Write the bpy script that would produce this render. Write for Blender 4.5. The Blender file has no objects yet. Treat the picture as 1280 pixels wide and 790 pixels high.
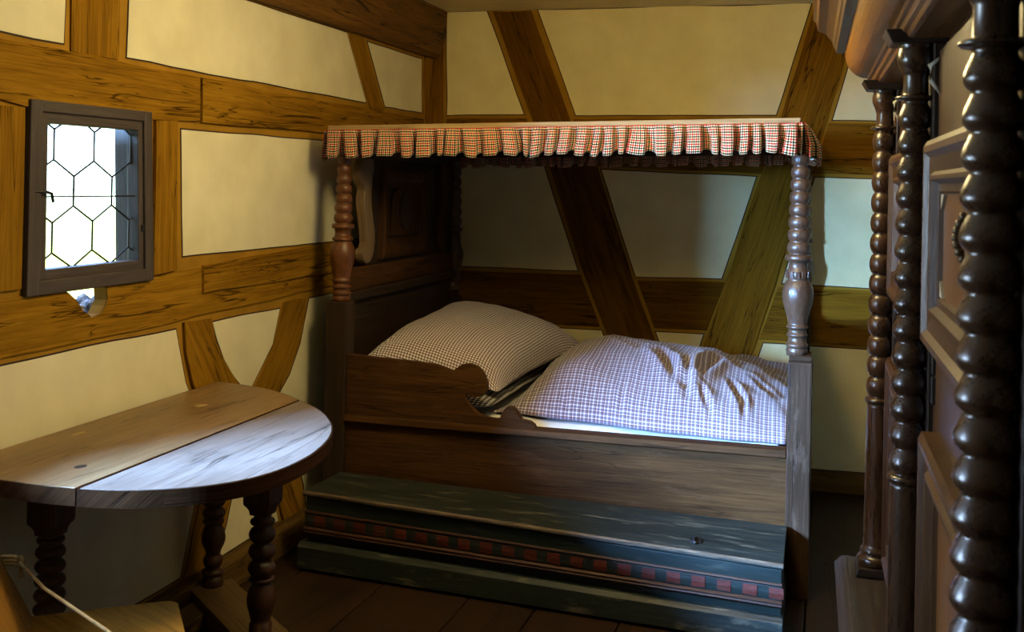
import bpy, bmesh, math, random
from mathutils import Vector, Matrix, noise
from mathutils.geometry import tessellate_polygon

random.seed(7)
scene = bpy.context.scene
COL = scene.collection
PI = math.pi

# ------------------------------------------------------------------ camera
cam_d = bpy.data.cameras.new('camera')
cam = bpy.data.objects.new('camera', cam_d)
COL.objects.link(cam)
CAM = Vector((2.27, -6.15, 1.6))
yaw, pitch, roll = math.radians(16.0), math.radians(0.25), math.radians(1.19)
fw = Vector((-math.sin(yaw) * math.cos(pitch), math.cos(yaw) * math.cos(pitch), math.sin(pitch)))
rt = Vector((math.cos(yaw), math.sin(yaw), 0))
up = rt.cross(fw)
R_ = rt * math.cos(roll) + up * math.sin(roll)
U_ = R_.cross(fw)
mw = Matrix((R_, U_, -fw)).transposed().to_4x4()
mw.translation = CAM
cam.matrix_world = mw
cam_d.sensor_width = 36
cam_d.lens = 1385 / 1280 * 36
cam_d.shift_y = -172 / 1280
cam_d.clip_start = 0.05
cam_d.dof.use_dof = True
cam_d.dof.focus_distance = 4.3
cam_d.dof.aperture_fstop = 9
scene.camera = cam

# ------------------------------------------------------------------ world: blue-white sky above, sunlit green below
world = bpy.data.worlds.new('sky')
scene.world = world
world.use_nodes = True
wn = world.node_tree.nodes
wl = world.node_tree.links
wn.clear()
w_out = wn.new('ShaderNodeOutputWorld')
w_bg = wn.new('ShaderNodeBackground')
w_tc = wn.new('ShaderNodeTexCoord')
w_sp = wn.new('ShaderNodeSeparateXYZ')
w_mr = wn.new('ShaderNodeMapRange')
w_mr.inputs['From Min'].default_value = -0.35
w_mr.inputs['From Max'].default_value = 0.65
w_cr = wn.new('ShaderNodeValToRGB')
cr = w_cr.color_ramp
cr.elements[0].position = 0.0
cr.elements[0].color = (0.12, 0.14, 0.05, 1)
cr.elements[1].position = 1.0
cr.elements[1].color = (0.26, 0.46, 1.0, 1)
e = cr.elements.new(0.30); e.color = (0.30, 0.36, 0.12, 1)
e = cr.elements.new(0.40); e.color = (0.50, 0.68, 0.98, 1)
e = cr.elements.new(0.60); e.color = (0.36, 0.56, 1.0, 1)
wl.new(w_tc.outputs['Generated'], w_sp.inputs[0])
wl.new(w_sp.outputs['Z'], w_mr.inputs['Value'])
wl.new(w_mr.outputs[0], w_cr.inputs[0])
wl.new(w_cr.outputs[0], w_bg.inputs['Color'])
w_bg.inputs['Strength'].default_value = 13.0
wl.new(w_bg.outputs[0], w_out.inputs[0])


def area(name, loc, direction, sx, sy, power, color, portal=False, spread=180):
    d = bpy.data.lights.new(name, 'AREA')
    d.shape = 'RECTANGLE'
    d.size, d.size_y = sx, sy
    d.energy = power
    d.color = color
    d.spread = math.radians(spread)
    o = bpy.data.objects.new(name, d)
    COL.objects.link(o)
    o.location = loc
    o.rotation_euler = Vector(direction).to_track_quat('-Z', 'Y').to_euler()
    if portal:
        d.cycles.is_portal = True
    return o


# daylight portals at the two openings of the left wall
area('window_portal', (-0.235, -2.94, 1.51), (1, 0, 0), 1.04, 0.78, 1, (1, 1, 1), portal=True)
# the second casement, outside the frame at left, is the room's main daylight
area('window_daylight', (-0.235, -4.45, 1.52), (1, 0, 0), 0.68, 0.70, 55, (0.55, 0.74, 1.0))
area('sky_patch', (-1.70, -6.86, 2.30), (1.70, 2.41, -0.75), 1.35, 1.5, 18800, (0.24, 0.49, 1.0))
# warm lamp hanging under the ceiling, above the frame
lamp_d = bpy.data.lights.new('ceiling_lamp', 'POINT')
lamp_d.energy = 75
lamp_d.color = (1.0, 0.79, 0.38)
lamp_d.shadow_soft_size = 0.22
lamp = bpy.data.objects.new('ceiling_lamp', lamp_d)
COL.objects.link(lamp)
lamp.location = (1.60, -2.90, 2.31)

scene.view_settings.view_transform = 'Standard'
scene.view_settings.look = 'None'
scene.view_settings.gamma = 1
scene.view_settings.use_curve_mapping = False
scene.view_settings.exposure = 0.0


# ------------------------------------------------------------------ materials
def new_mat(name):
    m = bpy.data.materials.new(name)
    m.use_nodes = True
    nt = m.node_tree
    b = nt.nodes['Principled BSDF']
    return m, nt, b


def N(nt, t, **kw):
    n = nt.nodes.new(t)
    for k, v in kw.items():
        setattr(n, k, v)
    return n


def ramp(nt, stops):
    r = N(nt, 'ShaderNodeValToRGB')
    els = r.color_ramp.elements
    els[0].position, els[0].color = stops[0][0], (*stops[0][1], 1)
    els[1].position, els[1].color = stops[-1][0], (*stops[-1][1], 1)
    for p, c in stops[1:-1]:
        el = els.new(p)
        el.color = (*c, 1)
    return r


def mixrgb(nt, blend, fac, a, b):
    m = N(nt, 'ShaderNodeMix', data_type='RGBA', blend_type=blend)
    for sock, v in ((m.inputs[0], fac), (m.inputs[6], a), (m.inputs[7], b)):
        if hasattr(v, 'is_linked') or hasattr(v, 'links'):
            nt.links.new(v, sock)
        elif isinstance(v, (int, float)):
            sock.default_value = v
        else:
            sock.default_value = (*v, 1)
    return m.outputs[2]


def math_n(nt, op, a, b=None, c=None):
    m = N(nt, 'ShaderNodeMath', operation=op)
    for i, v in enumerate((a, b, c)):
        if v is None:
            continue
        if isinstance(v, (int, float)):
            m.inputs[i].default_value = v
        else:
            nt.links.new(v, m.inputs[i])
    return m.outputs[0]


def wood(name, dark, mid, light, rough=0.6, grain=38.0, along=1.6, cracks=0.5, wear=None, wear_amt=0.0, spec=0.35, bump=0.25, coat=0.0):
    """Wood with its grain along U of the 'grain' UV map."""
    m, nt, b = new_mat(name)
    uv = N(nt, 'ShaderNodeUVMap', uv_map='grain')
    oi = N(nt, 'ShaderNodeObjectInfo')
    off = N(nt, 'ShaderNodeCombineXYZ')
    nt.links.new(math_n(nt, 'MULTIPLY', oi.outputs['Random'], 37.0), off.inputs[0])
    nt.links.new(math_n(nt, 'MULTIPLY', oi.outputs['Random'], 11.0), off.inputs[1])
    add = N(nt, 'ShaderNodeVectorMath', operation='ADD')
    nt.links.new(uv.outputs[0], add.inputs[0])
    nt.links.new(off.outputs[0], add.inputs[1])

    def tex(sx, sy, detail, rough_=0.6, dist=0.0):
        mp = N(nt, 'ShaderNodeMapping')
        mp.inputs['Scale'].default_value = (sx, sy, 1)
        nt.links.new(add.outputs[0], mp.inputs[0])
        t = N(nt, 'ShaderNodeTexNoise')
        t.inputs['Scale'].default_value = 1.0
        t.inputs['Detail'].default_value = detail
        t.inputs['Roughness'].default_value = rough_
        t.inputs['Distortion'].default_value = dist
        nt.links.new(mp.outputs[0], t.inputs['Vector'])
        return t.outputs[0]
    fine = tex(along * 3.0, grain * 7.0, 4, 0.7, 0.2)
    mid_ = tex(along * 1.3, grain * 1.6, 5, 0.65, 0.5)
    big = tex(1.1, 5.0, 3, 0.55, 0.3)
    g = math_n(nt, 'ADD', math_n(nt, 'MULTIPLY', fine, 0.5), math_n(nt, 'MULTIPLY', mid_, 0.5))
    v = math_n(nt, 'ADD', math_n(nt, 'MULTIPLY', g, 0.72), math_n(nt, 'MULTIPLY', big, 0.28))
    rp = ramp(nt, [(0.37, dark), (0.5, mid), (0.62, light)])
    nt.links.new(v, rp.inputs[0])
    colr = rp.outputs[0]

    # drying cracks: thin dark lines along the grain, long and short
    def crack(su, sv, width, l0, l1, lsu, lsv):
        c = tex(su, sv, 3, 0.55, 0.7)
        cm = math_n(nt, 'ABSOLUTE', math_n(nt, 'SUBTRACT', c, 0.5))
        c1 = ramp(nt, [(0.0, (1, 1, 1)), (width, (0, 0, 0))])
        nt.links.new(cm, c1.inputs[0])
        lr = ramp(nt, [(l0, (0, 0, 0)), (l1, (1, 1, 1))])
        nt.links.new(tex(lsu, lsv, 2), lr.inputs[0])
        return math_n(nt, 'MULTIPLY', c1.outputs[0], lr.outputs[0])
    ck = math_n(nt, 'MAXIMUM', crack(0.7, 11.0, 0.016, 0.46, 0.54, 1.6, 5.0), crack(2.2, 34.0, 0.022, 0.52, 0.60, 3.2, 9.0))
    cf = math_n(nt, 'MULTIPLY', ck, cracks)
    colr = mixrgb(nt, 'MIX', cf, colr, tuple(x * 0.15 for x in dark))
    if wear is not None:
        wt = tex(5.0, 22.0, 4, 0.7)
        wr = ramp(nt, [(0.56, (0, 0, 0)), (0.70, (1, 1, 1))])
        nt.links.new(wt, wr.inputs[0])
        colr = mixrgb(nt, 'MIX', math_n(nt, 'MULTIPLY', wr.outputs[0], wear_amt), colr, wear)
    nt.links.new(colr, b.inputs['Base Color'])
    rr = N(nt, 'ShaderNodeMapRange')
    rr.inputs['To Min'].default_value = max(0.05, rough - 0.10)
    rr.inputs['To Max'].default_value = min(1, rough + 0.12)
    nt.links.new(g, rr.inputs[0])
    nt.links.new(rr.outputs[0], b.inputs['Roughness'])
    b.inputs['Specular IOR Level'].default_value = spec
    b.inputs['Coat Weight'].default_value = coat
    b.inputs['Coat Roughness'].default_value = 0.25
    h = math_n(nt, 'SUBTRACT', g, math_n(nt, 'MULTIPLY', cf, 1.5))
    bp = N(nt, 'ShaderNodeBump')
    bp.inputs['Strength'].default_value = bump
    bp.inputs['Distance'].default_value = 0.006
    nt.links.new(h, bp.inputs['Height'])
    nt.links.new(bp.outputs[0], b.inputs['Normal'])
    return m


def plaster(name, c1, c2, bump=0.25, scale=6.0):
    m, nt, b = new_mat(name)
    tc = N(nt, 'ShaderNodeTexCoord')
    t = N(nt, 'ShaderNodeTexNoise')
    t.inputs['Scale'].default_value = scale
    t.inputs['Detail'].default_value = 6
    nt.links.new(tc.outputs['Object'], t.inputs['Vector'])
    rp = ramp(nt, [(0.35, c1), (0.65, c2)])
    nt.links.new(t.outputs[0], rp.inputs[0])
    nt.links.new(rp.outputs[0], b.inputs['Base Color'])
    b.inputs['Roughness'].default_value = 0.9
    b.inputs['Specular IOR Level'].default_value = 0.15
    t2 = N(nt, 'ShaderNodeTexNoise')
    t2.inputs['Scale'].default_value = 55
    t2.inputs['Detail'].default_value = 4
    nt.links.new(tc.outputs['Object'], t2.inputs['Vector'])
    t3 = N(nt, 'ShaderNodeTexNoise')
    t3.inputs['Scale'].default_value = 7
    nt.links.new(tc.outputs['Object'], t3.inputs['Vector'])
    bp = N(nt, 'ShaderNodeBump')
    bp.inputs['Strength'].default_value = bump
    bp.inputs['Distance'].default_value = 0.006
    nt.links.new(math_n(nt, 'ADD', math_n(nt, 'MULTIPLY', t2.outputs[0], 0.35), t3.outputs[0]), bp.inputs['Height'])
    nt.links.new(bp.outputs[0], b.inputs['Normal'])
    return m


def plain(name, color, rough=0.6, metal=0.0, spec=0.4):
    m, nt, b = new_mat(name)
    tc = N(nt, 'ShaderNodeTexCoord')
    t = N(nt, 'ShaderNodeTexNoise')
    t.inputs['Scale'].default_value = 40
    t.inputs['Detail'].default_value = 3
    nt.links.new(tc.outputs['Object'], t.inputs['Vector'])
    rp = ramp(nt, [(0.3, tuple(x * 0.75 for x in color)), (0.7, tuple(min(1, x * 1.2) for x in color))])
    nt.links.new(t.outputs[0], rp.inputs[0])
    nt.links.new(rp.outputs[0], b.inputs['Base Color'])
    b.inputs['Roughness'].default_value = rough
    b.inputs['Metallic'].default_value = metal
    b.inputs['Specular IOR Level'].default_value = spec
    return m


def checked(name, base, stripes, rough=0.9, wobble=0.0):
    """Woven check: stripes = [(axis, period, start, width, colour)], multiplied over the base."""
    m, nt, b = new_mat(name)
    uv = N(nt, 'ShaderNodeUVMap', uv_map='grain')
    sp = N(nt, 'ShaderNodeSeparateXYZ')
    nt.links.new(uv.outputs[0], sp.inputs[0])
    colr = None
    for ax, per, st, wd, c in stripes:
        f = math_n(nt, 'FRACT', math_n(nt, 'ADD', math_n(nt, 'DIVIDE', sp.outputs[ax], per), 1000 - st))
        mask = math_n(nt, 'LESS_THAN', f, wd)
        colr = mixrgb(nt, 'MULTIPLY', mask, base if colr is None else colr, c)
    nt.links.new(colr, b.inputs['Base Color'])
    b.inputs['Roughness'].default_value = rough
    b.inputs['Specular IOR Level'].default_value = 0.1
    b.inputs['Sheen Weight'].default_value = 0.15
    tc = N(nt, 'ShaderNodeTexCoord')
    t = N(nt, 'ShaderNodeTexNoise')
    t.inputs['Scale'].default_value = 14
    t.inputs['Detail'].default_value = 3
    nt.links.new(tc.outputs['Object'], t.inputs['Vector'])
    bp = N(nt, 'ShaderNodeBump')
    bp.inputs['Strength'].default_value = 0.25
    bp.inputs['Distance'].default_value = 0.012
    nt.links.new(t.outputs[0], bp.inputs['Height'])
    nt.links.new(bp.outputs[0], b.inputs['Normal'])
    return m


M = {}
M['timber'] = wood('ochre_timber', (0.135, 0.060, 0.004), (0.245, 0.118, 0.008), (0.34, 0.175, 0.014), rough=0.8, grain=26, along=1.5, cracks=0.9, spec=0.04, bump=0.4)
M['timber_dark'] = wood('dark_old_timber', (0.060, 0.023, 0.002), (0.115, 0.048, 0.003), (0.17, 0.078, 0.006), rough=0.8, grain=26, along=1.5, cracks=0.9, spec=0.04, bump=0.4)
M['ochre'] = plaster('ochre_paint', (0.27, 0.135, 0.010), (0.35, 0.18, 0.016), 0.12)
M['line'] = plain('dark_painted_line', (0.028, 0.012, 0.006), 0.8)
M['plaster'] = plaster('cream_plaster', (0.66, 0.60, 0.40), (0.74, 0.68, 0.47), 0.14, 5)
M['plaster_back'] = plaster('yellowed_plaster', (0.72, 0.60, 0.29), (0.80, 0.68, 0.35), 0.14, 5)
M['ceiling'] = plaster('ceiling_plaster', (0.70, 0.62, 0.40), (0.78, 0.70, 0.47), 0.3, 4)
M['rough_wall'] = plaster('plain_wall', (0.20, 0.16, 0.10), (0.26, 0.21, 0.13), 0.3, 4)
M['log'] = wood('brown_log', (0.065, 0.027, 0.004), (0.14, 0.062, 0.009), (0.215, 0.10, 0.016), rough=0.7, grain=18, along=1.2, cracks=1.0, spec=0.25, bump=0.5)
M['sill'] = wood('old_sill_beam', (0.045, 0.024, 0.006), (0.088, 0.050, 0.014), (0.135, 0.082, 0.026), rough=0.8, grain=24, along=1.3, cracks=0.8, spec=0.05)
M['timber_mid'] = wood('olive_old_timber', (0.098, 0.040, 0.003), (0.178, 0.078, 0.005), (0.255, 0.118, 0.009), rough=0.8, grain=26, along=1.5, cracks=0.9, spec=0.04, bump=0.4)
M['floor'] = wood('dark_floor', (0.010, 0.004, 0.002), (0.022, 0.009, 0.004), (0.040, 0.017, 0.007), rough=0.5, grain=24, along=1.5, cracks=0.6, spec=0.35)
M['window_wood'] = wood('grey_window_wood', (0.030, 0.022, 0.020), (0.058, 0.043, 0.038), (0.085, 0.066, 0.058), rough=0.55, grain=30, cracks=0.3, spec=0.35)
M['lead'] = plain('lead', (0.045, 0.048, 0.055), 0.5, 0.6)
M['iron'] = plain('iron', (0.035, 0.032, 0.03), 0.5, 0.7)
M['stone'] = plaster('rubble', (0.10, 0.10, 0.11), (0.50, 0.42, 0.33), 0.9, 34)
M['bed'] = wood('brown_bed_wood', (0.024, 0.0095, 0.003), (0.056, 0.0235, 0.007), (0.10, 0.044, 0.014), rough=0.6, grain=22, along=1.3, cracks=0.6, wear=(0.15, 0.075, 0.035), wear_amt=0.28, spec=0.08)
M['bed_dark'] = wood('dark_bed_wood', (0.012, 0.006, 0.003), (0.026, 0.013, 0.006), (0.05, 0.026, 0.011), rough=0.6, grain=22, along=1.3, cracks=0.5, spec=0.3)
M['bed_grey'] = wood('worn_bed_wood', (0.015, 0.0075, 0.0035), (0.036, 0.0185, 0.009), (0.066, 0.037, 0.020), rough=0.5, grain=22, along=1.3, cracks=0.8, wear=(0.16, 0.095, 0.06), wear_amt=0.4, spec=0.1)
M['turned_red'] = wood('red_brown_turning', (0.05, 0.016, 0.004), (0.095, 0.032, 0.008), (0.145, 0.052, 0.013), rough=0.38, grain=18, along=3, cracks=0.2, spec=0.45)
M['turned_brown'] = wood('brown_turning', (0.032, 0.015, 0.007), (0.060, 0.029, 0.014), (0.098, 0.050, 0.026), rough=0.36, grain=18, along=3, cracks=0.3, spec=0.5)
M['scroll'] = wood('pale_carving', (0.10, 0.06, 0.028), (0.17, 0.11, 0.055), (0.23, 0.155, 0.08), rough=0.6, grain=18, cracks=0.2)
M['tester'] = wood('pale_tester_wood', (0.22, 0.14, 0.055), (0.34, 0.225, 0.095), (0.44, 0.31, 0.14), rough=0.6, grain=30, cracks=0.5)
M['green'] = wood('worn_green_paint', (0.007, 0.011, 0.009), (0.017, 0.023, 0.019), (0.036, 0.043, 0.036), rough=0.45, grain=20, along=1.6, cracks=0.5, wear=(0.17, 0.15, 0.10), wear_amt=0.8, spec=0.4)
M['green_dark'] = wood('dark_green_paint', (0.005, 0.009, 0.007), (0.010, 0.017, 0.014), (0.019, 0.028, 0.023), rough=0.45, grain=18, along=1.6, cracks=0.4, wear=(0.10, 0.10, 0.075), wear_amt=0.3, spec=0.4)
M['red_paint'] = wood('worn_red_paint', (0.03, 0.006, 0.004), (0.085, 0.015, 0.009), (0.16, 0.035, 0.02), rough=0.5, grain=60, along=14, cracks=0.2, wear=(0.05, 0.05, 0.035), wear_amt=0.6)
M['worn_edge'] = wood('rubbed_bare_edge', (0.03, 0.022, 0.014), (0.09, 0.062, 0.04), (0.19, 0.14, 0.095), rough=0.5, grain=40, along=5.0, cracks=0.4, wear=(0.02, 0.025, 0.02), wear_amt=0.7)
M['brown_mould'] = wood('brown_moulding', (0.020, 0.007, 0.004), (0.043, 0.017, 0.010), (0.08, 0.036, 0.021), rough=0.45, grain=20, cracks=0.2, spec=0.4)
M['table'] = wood('worn_table_top', (0.105, 0.056, 0.020), (0.187, 0.106, 0.042), (0.275, 0.17, 0.078), rough=0.42, grain=30, along=1.8, cracks=0.8, wear=(0.34, 0.22, 0.10), wear_amt=0.25, spec=0.5, bump=0.2)
M['table_bluelit'] = wood('worn_bluelit_board', (0.095, 0.068, 0.050), (0.162, 0.122, 0.093), (0.235, 0.185, 0.145), rough=0.42, grain=30, along=1.8, cracks=0.9, wear=(0.34, 0.26, 0.19), wear_amt=0.25, spec=0.5, bump=0.2)  # outer board greyed: the blue window light is put into its colour
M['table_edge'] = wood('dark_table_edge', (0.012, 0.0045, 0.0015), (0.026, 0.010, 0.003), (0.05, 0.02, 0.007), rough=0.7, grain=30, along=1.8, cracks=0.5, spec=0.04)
M['table_leg'] = wood('dark_table_turning', (0.022, 0.008, 0.003), (0.055, 0.021, 0.008), (0.105, 0.042, 0.015), rough=0.42, grain=18, along=3, cracks=0.2, spec=0.45)
M['foot'] = wood('table_foot_board', (0.05, 0.028, 0.010), (0.10, 0.058, 0.022), (0.15, 0.09, 0.035), rough=0.6, grain=26, cracks=0.5)
M['chair'] = wood('pale_chair_wood', (0.15, 0.068, 0.010), (0.30, 0.142, 0.020), (0.43, 0.22, 0.038), rough=0.5, grain=34, along=1.6, cracks=0.5, spec=0.35)
M['rope'] = plain('hemp', (0.42, 0.28, 0.11), 0.9)
M['cab'] = wood('walnut_body', (0.024, 0.009, 0.0025), (0.052, 0.021, 0.005), (0.088, 0.038, 0.010), rough=0.36, grain=24, along=1.3, cracks=0.2, spec=0.45)
M['cab_light'] = wood('walnut_veneer', (0.060, 0.022, 0.005), (0.125, 0.050, 0.011), (0.20, 0.088, 0.022), rough=0.32, grain=16, along=2.5, cracks=0.5, spec=0.5)
M['cushion'] = wood('orange_veneer', (0.095, 0.032, 0.003), (0.195, 0.074, 0.007), (0.30, 0.128, 0.014), rough=0.33, grain=16, along=2.5, cracks=0.5, spec=0.55)
M['cab_col'] = wood('polished_column', (0.015, 0.0065, 0.0025), (0.036, 0.0155, 0.006), (0.066, 0.030, 0.012), rough=0.27, grain=14, along=2.5, cracks=0.15, spec=0.6, bump=0.1)
M['cab_dark'] = wood('ebonised_wood', (0.010, 0.006, 0.004), (0.02, 0.012, 0.008), (0.035, 0.022, 0.015), rough=0.35, grain=20, cracks=0.1, spec=0.5)
M['base_dark'] = wood('dark_worn_base', (0.016, 0.011, 0.009), (0.034, 0.024, 0.02), (0.06, 0.045, 0.04), rough=0.4, grain=24, cracks=0.3, wear=(0.16, 0.14, 0.13), wear_amt=0.3, spec=0.4)
M['ivory'] = plain('pale_chip', (0.30, 0.28, 0.22), 0.5)
M['brass'] = plain('dull_brass', (0.08, 0.055, 0.03), 0.45, 0.6)
M['red_check'] = checked('red_green_check', (0.83, 0.72, 0.47), [(0, 0.0205, 0.0, 0.27, (0.62, 0.12, 0.10)), (0, 0.0205, 0.5, 0.27, (0.10, 0.13, 0.08)), (1, 0.0205, 0.0, 0.27, (0.62, 0.12, 0.10)), (1, 0.0205, 0.5, 0.27, (0.10, 0.13, 0.08))])
M['blue_check'] = checked('navy_brown_check', (0.84, 0.80, 0.78), [(0, 0.017, 0.0, 0.62, (0.44, 0.40, 0.46)), (1, 0.017, 0.0, 0.62, (0.44, 0.40, 0.46)), (0, 0.034, 0.28, 0.10, (0.50, 0.30, 0.26)), (1, 0.034, 0.28, 0.10, (0.50, 0.30, 0.26))])
M['pillow'] = checked('brown_line_check', (0.70, 0.64, 0.62), [(0, 0.0135, 0.0, 0.34, (0.30, 0.20, 0.20)), (1, 0.0135, 0.0, 0.34, (0.30, 0.20, 0.20))])
M['bolster'] = checked('black_white_check', (0.60, 0.56, 0.52), [(0, 0.022, 0.0, 0.5, (0.14, 0.13, 0.14)), (1, 0.022, 0.0, 0.5, (0.14, 0.13, 0.14))])
M['sheet'] = plaster('white_linen', (0.78, 0.77, 0.74), (0.84, 0.83, 0.80), 0.15, 9)


def glass_mat():
    m = bpy.data.materials.new('thin_old_glass')
    m.use_nodes = True
    nt = m.node_tree
    nt.nodes.clear()
    o = N(nt, 'ShaderNodeOutputMaterial')
    mx = N(nt, 'ShaderNodeMixShader')
    tr = N(nt, 'ShaderNodeBsdfTransparent')
    tr.inputs[0].default_value = (0.93, 0.97, 0.94, 1)
    gl = N(nt, 'ShaderNodeBsdfGlossy')
    gl.inputs['Roughness'].default_value = 0.08
    mx.inputs[0].default_value = 0.05
    nt.links.new(tr.outputs[0], mx.inputs[1])
    nt.links.new(gl.outputs[0], mx.inputs[2])
    nt.links.new(mx.outputs[0], o.inputs[0])
    return m


M['glass'] = glass_mat()


# ------------------------------------------------------------------ mesh helpers
class MB:
    """Collects geometry in world coordinates, then links it as one mesh object."""

    def __init__(self):
        self.v, self.f, self.uv = [], [], []

    def face(self, idx, uvs=None):
        self.f.append(tuple(idx))
        self.uv.append(uvs)

    def hexa(self, c):
        """8 corners: bottom 4 counter-clockwise, top 4."""
        n = len(self.v)
        self.v += [tuple(p) for p in c]
        for q in ((3, 2, 1, 0), (4, 5, 6, 7), (0, 1, 5, 4), (1, 2, 6, 5), (2, 3, 7, 6), (3, 0, 4, 7)):
            self.face([n + i for i in q])
        return self

    def box(self, x0, x1, y0, y1, z0, z1):
        return self.hexa([(x0, y0, z0), (x1, y0, z0), (x1, y1, z0), (x0, y1, z0), (x0, y0, z1), (x1, y0, z1), (x1, y1, z1), (x0, y1, z1)])

    def prism(self, poly, t0, t1, pos, holes=()):
        """poly in 2-D, mapped by pos(a, b, t); holes are 2-D polygons inside it."""
        loops = [list(poly)] + [list(h) for h in holes]
        flat = [p for l in loops for p in l]
        k = len(flat)
        n = len(self.v)
        self.v += [tuple(pos(a, b, t0)) for a, b in flat] + [tuple(pos(a, b, t1)) for a, b in flat]
        for tri in tessellate_polygon([[Vector((a, b, 0)) for a, b in l] for l in loops]):
            self.face([n + i for i in tri])
            self.face([n + k + i for i in reversed(tri)])
        s = 0
        for l in loops:
            for i in range(len(l)):
                j = (i + 1) % len(l)
                self.face([n + s + i, n + s + j, n + k + s + j, n + k + s + i])
            s += len(l)
        return self

    def lathe(self, prof, cx, cy, seg=24, cap=True):
        """prof: [(radius, z)] from bottom to top."""
        n = len(self.v)
        for r, z in prof:
            for i in range(seg):
                a = 2 * PI * i / seg
                self.v.append((cx + r * math.cos(a), cy + r * math.sin(a), z))
        for j in range(len(prof) - 1):
            for i in range(seg):
                i2 = (i + 1) % seg
                r = max(prof[j][0], 0.02)
                u0, u1 = prof[j][1], prof[j + 1][1]
                v0, v1 = 2 * PI * r * i / seg, 2 * PI * r * (i + 1) / seg
                self.face([n + j * seg + i, n + j * seg + i2, n + (j + 1) * seg + i2, n + (j + 1) * seg + i], [(u0, v0), (u0, v1), (u1, v1), (u1, v0)])
        if cap:
            self.face([n + i for i in reversed(range(seg))])
            self.face([n + (len(prof) - 1) * seg + i for i in range(seg)])
        return self

    def tube(self, pts, r, seg=8):
        pts = [Vector(p) for p in pts]
        n = len(self.v)
        m = len(pts)
        for i, p in enumerate(pts):
            t = (pts[min(i + 1, m - 1)] - pts[max(i - 1, 0)]).normalized()
            a = t.cross(Vector((0, 0, 1)) if abs(t.z) < 0.9 else Vector((1, 0, 0))).normalized()
            b = t.cross(a)
            rr = r[i] if isinstance(r, (list, tuple)) else r
            for k in range(seg):
                w = 2 * PI * k / seg
                self.v.append(tuple(p + a * rr * math.cos(w) + b * rr * math.sin(w)))
        for i in range(m - 1):
            for k in range(seg):
                k2 = (k + 1) % seg
                self.face([n + i * seg + k, n + i * seg + k2, n + (i + 1) * seg + k2, n + (i + 1) * seg + k])
        self.face([n + k for k in reversed(range(seg))])
        self.face([n + (m - 1) * seg + k for k in range(seg)])
        return self

    def grid(self, nu, nv, fn, uvfn=None):
        n = len(self.v)
        for j in range(nv + 1):
            for i in range(nu + 1):
                self.v.append(tuple(fn(i / nu, j / nv)))
        for j in range(nv):
            for i in range(nu):
                q = [(i, j), (i + 1, j), (i + 1, j + 1), (i, j + 1)]
                self.face([n + b * (nu + 1) + a for a, b in q], [uvfn(a / nu, b / nv) for a, b in q] if uvfn else None)
        return self

    def sweep(self, prof, pos, s0, s1):
        """extrude a closed 2-D profile (d, z) along s with pos(s, d, z)."""
        n = len(self.v)
        k = len(prof)
        self.v += [tuple(pos(s0, d, z)) for d, z in prof] + [tuple(pos(s1, d, z)) for d, z in prof]
        for i in range(k):
            j = (i + 1) % k
            self.face([n + i, n + j, n + k + j, n + k + i])
        for tri in tessellate_polygon([[Vector((d, z, 0)) for d, z in prof]]):
            self.face([n + i for i in tri])
            self.face([n + k + i for i in reversed(tri)])
        return self

    def build(self, name, mat, parent=None, grain=None, bevel=0.0, smooth=False, loc=None, flip=True, segs=2):
        base = Vector((0, 0, 0))
        p = parent
        while p is not None:
            base += p.location
            p = p.parent
        lc = Vector(loc) if loc is not None else (base if parent is not None else Vector((0, 0, 0)))
        me = bpy.data.meshes.new(name)
        me.from_pydata([tuple(Vector(q) - lc) for q in self.v], [], self.f)
        uvl = me.uv_layers.new(name='grain')
        g = Vector(grain).normalized() if grain is not None else None
        if g is None and self.v:
            ext = [max(q[i] for q in self.v) - min(q[i] for q in self.v) for i in range(3)]
            g = Vector((0, 0, 0)); g[ext.index(max(ext))] = 1.0
        me.update()
        for poly, fuv in zip(me.polygons, self.uv):
            if fuv is not None:
                for li, c in zip(poly.loop_indices, fuv):
                    uvl.data[li].uv = c
                continue
            nrm = poly.normal
            if abs(nrm.dot(g)) > 0.85:
                a = g.orthogonal().normalized(); b = g.cross(a)
                for li in poly.loop_indices:
                    co = me.vertices[me.loops[li].vertex_index].co + lc
                    uvl.data[li].uv = (co.dot(a) * 0.5, co.dot(b))
            else:
                b = nrm.cross(g).normalized()
                for li in poly.loop_indices:
                    co = me.vertices[me.loops[li].vertex_index].co + lc
                    uvl.data[li].uv = (co.dot(g), co.dot(b))
        if flip:
            bm = bmesh.new(); bm.from_mesh(me)
            bmesh.ops.recalc_face_normals(bm, faces=bm.faces)
            bm.to_mesh(me); bm.free()
        if smooth:
            for poly in me.polygons:
                poly.use_smooth = True
        me.materials.append(mat)
        o = bpy.data.objects.new(name, me)
        COL.objects.link(o)
        if parent is not None:
            o.parent = parent
            o.location = lc - base
        else:
            o.location = lc
        if bevel:
            md = o.modifiers.new('edge', 'BEVEL')
            md.width = bevel; md.segments = segs; md.limit_method = 'ANGLE'; md.angle_limit = math.radians(40)
            md.harden_normals = False
        return o


def tag(o, label=None, cat=None, group=None, kind=None):
    if label: o['label'] = label
    if cat: o['category'] = cat
    if group: o['group'] = group
    if kind: o['kind'] = kind
    return o


def thing(name, label, cat, loc, group=None):
    o = bpy.data.objects.new(name, None)
    o.empty_display_size = 0.1
    COL.objects.link(o)
    o.location = loc
    return tag(o, label, cat, group)


def boxp(name, mat, parent, x0, x1, y0, y1, z0, z1, bevel=0.004, grain=None):
    return MB().box(x0, x1, y0, y1, z0, z1).build(name, mat, parent, grain=grain, bevel=bevel)


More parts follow.
